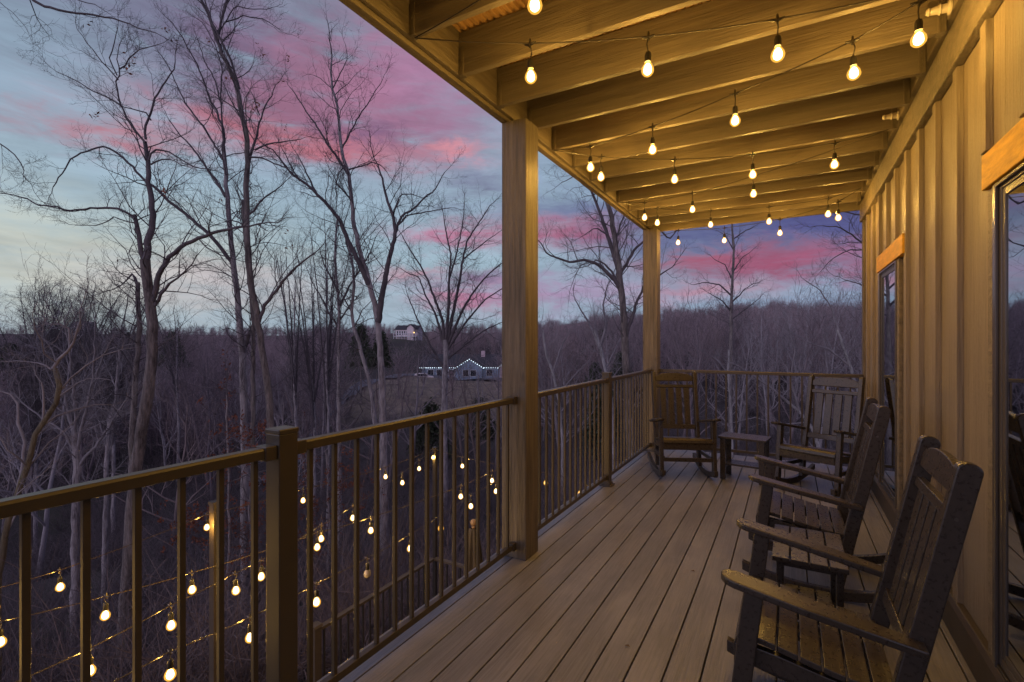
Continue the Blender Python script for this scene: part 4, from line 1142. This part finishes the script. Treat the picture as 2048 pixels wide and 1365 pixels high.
for px, zc, top, lab in ((70, 30, 560, 'dense bushy bare crown low against the sky at the far left'), (150, 33, 545, 'dense bare crown above the small white ridge house'), (225, 29, 560, 'dense bare crown just left of the large ridged trunk'),
                    (355, 46, 600, 'small bare crown right of the large ridged trunk'), (590, 26, 480, 'slender bare tree left of the thin straight trunk'), (628, 27, 510, 'slender bare tree standing alone left of centre on the skyline'), (655, 23, 420, 'bare tree with a dense twiggy top behind the thin straight trunk')):
    P = at(px, top, zc); gz = float(ground_z(P.x, P.y)); yb = 682.5 + (H - gz) * FPX / zc; hh = yb - top
    dense = px < 300
    stems = []
    for k in range(13 if dense else 5):
        s0 = yb - hh * rng.uniform(.30, .55); sx = rng.uniform(-1, 1) * (105 if dense else 58); e = top + abs(sx) * (.35 if dense else .8) + rng.uniform(0, 18)
        stems.append(([(px, s0), (px + sx * .25, s0 - (s0 - e) * .35), (px + sx * .6, s0 - (s0 - e) * .7), (px + sx, e + 10)], 5.5 if dense else 4.5, 1.3))
    hero(lab, zc, ([(px, yb), (px + 3, yb - hh * .3), (px - 2, yb - hh * .55), (px, yb - hh * (.62 if dense else .85))], 11 if dense else 8, 5 if dense else 2), stems, ('bark_pale', 'twig'), crown_from=.55, dens=1.4 if dense else .8, gap=.30 if dense else .4)
hero('large forked tree between the two porch posts, boughs reaching left', 16,
     ([(1264, 950), (1258, 800), (1252, 720), (1248, 650), (1245, 600), (1240, 560), (1236, 520), (1230, 480), (1222, 430), (1213, 400), (1198, 365)], 25, 8), [
     ([(1239, 550), (1228, 510), (1215, 470), (1205, 440), (1192, 405), (1181, 378), (1172, 362)], 10, 4), ([(1247, 592), (1230, 560), (1210, 540), (1190, 525), (1170, 520), (1140, 525), (1110, 515), (1090, 505), (1083, 488)], 9, 2.5),
     ([(1244, 578), (1225, 545), (1205, 525), (1190, 520), (1176, 532)], 6, 2), ([(1242, 545), (1255, 525), (1268, 500), (1290, 480), (1312, 450)], 7, 3),
     ([(1250, 680), (1262, 640), (1275, 600), (1290, 570), (1335, 540)], 8, 2.5), ([(1181, 380), (1168, 362), (1150, 352), (1122, 366)], 3.5, 1.2),
     ([(1312, 452), (1340, 480), (1352, 462), (1378, 440)], 4, 1.5), ([(1215, 470), (1190, 455), (1168, 470)], 3.5, 1.3), ([(1230, 480), (1250, 430), (1262, 400)], 4, 1.5)], ('bark_dark', 'twig'), crown_from=.55)
hero('thin upright tree seen through the far end of the porch left of centre', 30,
     ([(1461, 900), (1461, 760), (1462, 680), (1463, 600), (1466, 540), (1468, 500), (1463, 440), (1458, 400)], 11, 3), [
     ([(1463, 592), (1440, 570), (1410, 565), (1388, 570)], 4, 1.3), ([(1463, 605), (1480, 590), (1489, 578)], 4, 2), ([(1463, 625), (1445, 602), (1420, 588)], 4, 1.3), ([(1465, 560), (1450, 530), (1430, 520)], 3, 1.2),
     ([(1466, 545), (1485, 515), (1500, 505)], 3, 1.2), ([(1467, 500), (1450, 470), (1440, 465)], 3, 1.2), ([(1465, 480), (1490, 462), (1515, 450)], 3, 1.2), ([(1462, 640), (1490, 620), (1515, 600)], 3, 1.2)], ('bark_dark', 'twig'), crown_from=.4, gap=.6)
hero('dark tree mostly behind the corner of the house, twigs reaching in from the right', 13,
     ([(1800, 1000), (1796, 700), (1790, 560), (1784, 440), (1775, 330)], 22, 12), [
     ([(1790, 570), (1760, 530), (1730, 490), (1705, 470), (1680, 455), (1648, 452)], 8, 2), ([(1786, 470), (1750, 450), (1722, 430), (1690, 425), (1662, 415)], 6, 2), ([(1792, 640), (1755, 590), (1720, 568), (1690, 560)], 5, 1.8), ([(1740, 500), (1700, 500), (1660, 520), (1640, 545)], 4, 1.3)], ('bark_dark', 'twig'), crown_from=.6, spread=.06)
for lab, zc, tk, lb in (
    ('pale birch with a forked stem low in the woods between the porch posts', 24, ([(1228, 900), (1222, 800), (1212, 745), (1200, 695), (1190, 660)], 10, 6), [([(1200, 700), (1185, 660), (1165, 625), (1150, 600)], 6, 2), ([(1202, 690), (1213, 650), (1206, 612), (1215, 570)], 6, 2), ([(1210, 740), (1235, 690), (1255, 650)], 4, 1.5)]),
    ('white limbed tree with long slanting boughs behind the far chairs on the right', 19, ([(1652, 980), (1640, 905), (1628, 862), (1600, 825), (1570, 800)], 11, 6), [([(1572, 802), (1545, 778), (1520, 760), (1480, 735), (1450, 720)], 6, 2), ([(1630, 868), (1640, 800), (1655, 750), (1650, 690)], 6, 2), ([(1600, 826), (1580, 760), (1590, 700), (1575, 650)], 5, 1.6), ([(1618, 845), (1560, 850), (1510, 835), (1470, 845)], 4, 1.4)]),
    ('white slanting sapling near the right end of the far railing', 18, ([(1748, 1020), (1738, 900), (1722, 800), (1700, 730), (1675, 660)], 11, 5), [([(1702, 735), (1660, 700), (1630, 690), (1595, 672)], 5, 1.6), ([(1720, 795), (1690, 770), (1655, 762), (1610, 740)], 5, 1.6), ([(1680, 672), (1665, 620), (1640, 580), (1610, 560)], 4.5, 1.5), ([(1735, 880), (1700, 850), (1670, 842)], 4, 1.5)]),
    ('thin white birch behind the far side table', 22, ([(1462, 960), (1464, 870), (1461, 800), (1456, 745), (1458, 700)], 8, 4), [([(1462, 815), (1490, 780), (1510, 740)], 4, 1.4), ([(1458, 750), (1435, 720), (1400, 700)], 4, 1.4), ([(1464, 860), (1440, 830), (1415, 800), (1400, 765)], 4, 1.4)]),
    ('pale leaning sapling just right of the near timber post', 21, ([(1125, 880), (1118, 800), (1105, 745), (1090, 700), (1085, 660)], 7, 4), [([(1105, 748), (1120, 700), (1140, 660)], 4, 1.4), ([(1116, 790), (1150, 750), (1180, 720)], 3.5, 1.4)])):
    hero(lab, zc, tk, lb, ('bark_white', 'twig_pale'), crown_from=.45, gap=.5)
# low beech with russet leaves still on
def beech(px, zc, top, wid, n, lab):
    P = at(px, top, zc); gz = float(ground_z(P.x, P.y)); yb = 682.5 + (H - gz) * FPX / zc
    lim = []
    for k in range(9):
        s0 = yb + (top - yb) * rng.uniform(.35, .8); sx = rng.uniform(-1, 1) * wid
        lim.append(([(px, s0), (px + sx * .5, s0 - 20), (px + sx, s0 - 25 + rng.uniform(-15, 20))], 3.5, 1.2))
    hero(lab, zc, ([(px, yb), (px + 4, (yb + top) / 2), (px - 3, top)], 7, 3), lim, ('bark_pale', 'twig'), name='beech_sapling', crown_from=.4, leaves=n, dens=.8)
beech(455, 13.5, 790, 95, 330, 'low beech sapling with russet leaves left of the pale forked trunk')
beech(655, 16, 900, 60, 260, 'low beech sapling with russet leaves behind the first railing balusters right of the metal post')
beech(500, 14, 1000, 60, 120, 'low beech sapling with russet leaves beneath the pale forked trunk')

# ---- evergreens
def cedar(px, zc, top, hgt, wid, lab):
    P = at(px, top, zc); gz = float(ground_z(P.x, P.y)); base = Vector((P.x, P.y, gz - .1))
    t = thing('cedar_tree', lab, 'tree', tuple(base), 0, None)
    MB().tube([(base.x, base.y, gz - .2), (base.x, base.y, P.z)], [.16, .03], 7).build('trunk', M['bark_dark'], t)
    V = []; Qs = []; hh = P.z - gz
    hgt = min(hgt, hh * .95)
    for _ in range(420):
        u = rng.random() ** .8; z = P.z - u * hgt; r = wid * (.12 + u * .9) * (.55 + .45 * rng.random()) ; a = rng.random() * 6.283
        c = (base.x + r * math.cos(a), base.y + r * math.sin(a), z - r * .15)
        leaf_cluster(V, Qs, c, 9, .22, .17)
    link('crown', fast_mesh('crown', np.array(V) - np.array(base), np.array(Qs)), M['needle'], t)
cedar(722, 70, 652, 5.5, 2.3, 'dark green cedar behind the straight grey trunk')
cedar(762, 74, 664, 5, 2, 'dark green cedar just right of the straight grey trunk')
cedar(960, 52, 800, 4.5, 2.1, 'dark green cedar in the hollow right of the fan shaped tree')
cedar(862, 40, 812, 4.0, 2.0, 'dark green cedar in the hollow left of the fan shaped tree')
cedar(1205, 32, 770, 5, 1.6, 'dark green cedar behind the railing between the porch posts')
cedar(20, 60, 690, 4.5, 2.5, 'dark green cedar low in the valley at the left edge')
cedar(345, 75, 665, 5, 2.4, 'dark green cedar in the valley right of the large ridged trunk')

src = [o for o in bpy.data.objects if o.name.startswith('cedar_tree')][0]
for k in range(16):
    px = rng.choice([rng.uniform(0, 640), rng.uniform(0, 460), rng.uniform(1090, 1260)]); zc = rng.uniform(70, 150) if px < 1000 else rng.uniform(50, 90)
    p = at(px, 700, zc)
    o = dup(src, (p.x, p.y, float(ground_z(p.x, p.y)) - .1), rng.uniform(0, 6), 'small dark evergreen scattered among the bare trees of the far woods')
    s = rng.uniform(.35, .6); o.scale = (s * 1.3, s * 1.3, s); o['group'] = 'dark evergreens scattered in the far woods'

# ---- woods: individual bare trees copied from six prototypes
def proto(hh, n_limb, lev, rt, rmin):
    F_ = Forest(); d = (0, 0, 1); p = (0, 0, -.4); n = 9; pts = [p]; rad = [rt]
    for i in range(1, n):
        d = unit((d[0] + rng.gauss(0, .07), d[1] + rng.gauss(0, .07), 1)); s = hh * .85 / (n - 1)
        p = (p[0] + d[0] * s, p[1] + d[1] * s, p[2] + d[2] * s); pts.append(p); rad.append(rt * (1 - .85 * i / (n - 1)))
    F_.add(pts, rad, 6)
    for k in range(n_limb):
        u = .25 + .75 * (k + rng.random()) / n_limb; i = min(n - 2, int(u * (n - 1)))
        q = pts[i]; grow(F_, q, side_dir((0, 0, 1), rng.uniform(.35, .95)), hh * .42 * (1.1 - .6 * u), rad[i] * .55, lev, .13, .2, rmin, .9)
    return F_.arrays()
protos = []
for k in range(6):
    V, Q = proto(rng.uniform(10, 13), rng.randint(9, 13), 2, rng.uniform(.11, .17), .010)
    protos.append(fast_mesh('woods_tree', V, Q, True))
def azr(a, r): return r * math.sin(R(a)), r * math.cos(R(a))
spots = []
def clear_of(x, y):
    zc = -x * ST + y * CT; px = 1024 + FPX * (x * CT + y * ST) / max(zc, .1)
    if zc < 8: return False
    if 690 < px < 1010 and 54 < zc < 112: return zc < 80 and rng.random() < .07        # the field and the ranch house
    if 790 < px < 1010 and 42 < zc < 54: return rng.random() < .25
    if 775 < px < 850 and 90 < zc < 164: return False        # sight line to the ridge house
    if 135 < px < 182 and 50 < zc < 229: return False
    return True
while len(spots) < 285:
    a = rng.uniform(-78, 18); q = rng.random()
    if a > -22: r = rng.uniform(30, 125)
    else: r = rng.choice([rng.uniform(30, 75), rng.uniform(40, 150), rng.uniform(110, 210)])
    x, y = azr(a, r)
    if not clear_of(x, y): continue
    z = float(ground_z(x, y))
    # keep crowns below the skyline of the photograph in the open sector
    zc = -x * ST + y * CT; px = 1024 + FPX * (x * CT + y * ST) / zc
    sky = 650 if px < 1010 else (640 if px < 1180 else 622 if px < 1300 else 612 if px < 1440 else 596)
    top = H + (682 - sky + rng.uniform(-25, 12)) * zc / FPX
    hmax = top - z
    if hmax < 3.0: continue
    spots.append((x, y, z, min(hmax, rng.uniform(9, 14))))
WL = 'one of the many thin bare winter trees filling the wooded slopes'
for k, (x, y, z, hh) in enumerate(spots):
    me = protos[k % 6]
    if len(me.materials) == 0:
        me.materials.append(mat('woods_bark_' + 'abcdef'[k], [(.24, .185, .195), (.16, .125, .135), (.34, .30, .315), (.22, .165, .16), (.28, .235, .245), (.17, .135, .15)][k], .9, None, .35, (1.5, 1.5, .6)))
    o = bpy.data.objects.new('woods_tree', me); COL.objects.link(o)
    o.location = (x, y, z); s = hh / 11.5; o.scale = (s * rng.uniform(.85, 1.2), s * rng.uniform(.85, 1.2), s); o.rotation_euler = (0, 0, rng.uniform(0, 6.28))
    tag(o, WL, 'tree', 'bare trees of the woods')

# ---- the far woods and the undergrowth: too many to count
def tiled(name, protoarrs, places, m, label, cat):
    VV, QQ, n0 = [], [], 0
    for k, (x, y, z, s, sw) in enumerate(places):
        V, Q = protoarrs[k % len(protoarrs)]
        a = rng.uniform(0, 6.28); c, sn = math.cos(a), math.sin(a)
        W = np.stack([(V[:, 0] * c - V[:, 1] * sn) * sw + x, (V[:, 0] * sn + V[:, 1] * c) * sw + y, V[:, 2] * s + z], 1)
        VV.append(W.astype(np.float32)); QQ.append(Q + n0); n0 += len(V)
    return stuff(link(name, fast_mesh(name, np.concatenate(VV), np.concatenate(QQ)), m), label, cat)
lowp = []
for k in range(5):
    F_ = Forest()
    for j in range(3):
        F_.add([(0, 0, -.5), (rng.gauss(0, .1), rng.gauss(0, .1), 3), (rng.gauss(0, .3), rng.gauss(0, .3), 6)], [.13, .09, .03], 3) if j == 0 else None
    for j in range(36):
        z = rng.uniform(.5, 6.0); grow(F_, (0, 0, z), side_dir((0, 0, 1), rng.uniform(.25, 1.15)), rng.uniform(2, 4.0) * (1.15 - z / 12), .035, 1, .12, .25, .016, 1.0, 3)
    lowp.append(F_.arrays())
pl = []
while len(pl) < 2500:
    a = rng.uniform(-108, 22); right_ = a > -24
    r = rng.uniform(60, 190) if right_ else rng.choice([rng.uniform(60, 160), rng.uniform(130, 360)])
    x, y = azr(a, r)
    if not clear_of(x, y): continue
    z = float(ground_z(x, y)); zc = -x * ST + y * CT; px = 1024 + FPX * (x * CT + y * ST) / zc
    sky = 648 if px < 1010 else (640 if px < 1180 else 622 if px < 1300 else 612 if px < 1440 else 598)
    hmax = H + (682 - sky + rng.uniform(-6, 10)) * zc / FPX - z
    if hmax < 2.5: continue
    hh = min(hmax * (.80 + .2 * math.sin(px * .021 + r * .05) ** 2), rng.uniform(8, 13)); pl.append((x, y, z, hh / 9.6, max(.55, hh / 9.6) * rng.uniform(.9, 1.3)))
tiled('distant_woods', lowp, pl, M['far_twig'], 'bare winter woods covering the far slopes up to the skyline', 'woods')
bush = []
for k in range(5):
    F_ = Forest()
    for j in range(20):
        grow(F_, (rng.gauss(0, .12), rng.gauss(0, .12), -.1), unit((rng.gauss(0, .55), rng.gauss(0, .55), 1)), rng.uniform(.9, 2.3), .012, 1, .06, .22, .0045, .9, 3)
    bush.append(F_.arrays())
pl = []
while len(pl) < 1700:
    a = rng.uniform(-108, 20); r = 9 + 62 * rng.random() ** 1.35
    x, y = azr(a, r)
    if x > -5.8 and y < 7.3: continue
    zc = -x * ST + y * CT
    if zc < 7: continue
    px = 1024 + FPX * (x * CT + y * ST) / zc
    if 700 < px < 1010 and zc > 46 and rng.random() < .5: continue
    pl.append((x, y, float(ground_z(x, y)), rng.uniform(.6, 1.35), rng.uniform(.7, 1.5)))
tiled('undergrowth', bush, pl, M['brush'], 'tangled leafless undergrowth on the slope below the porch', 'undergrowth')
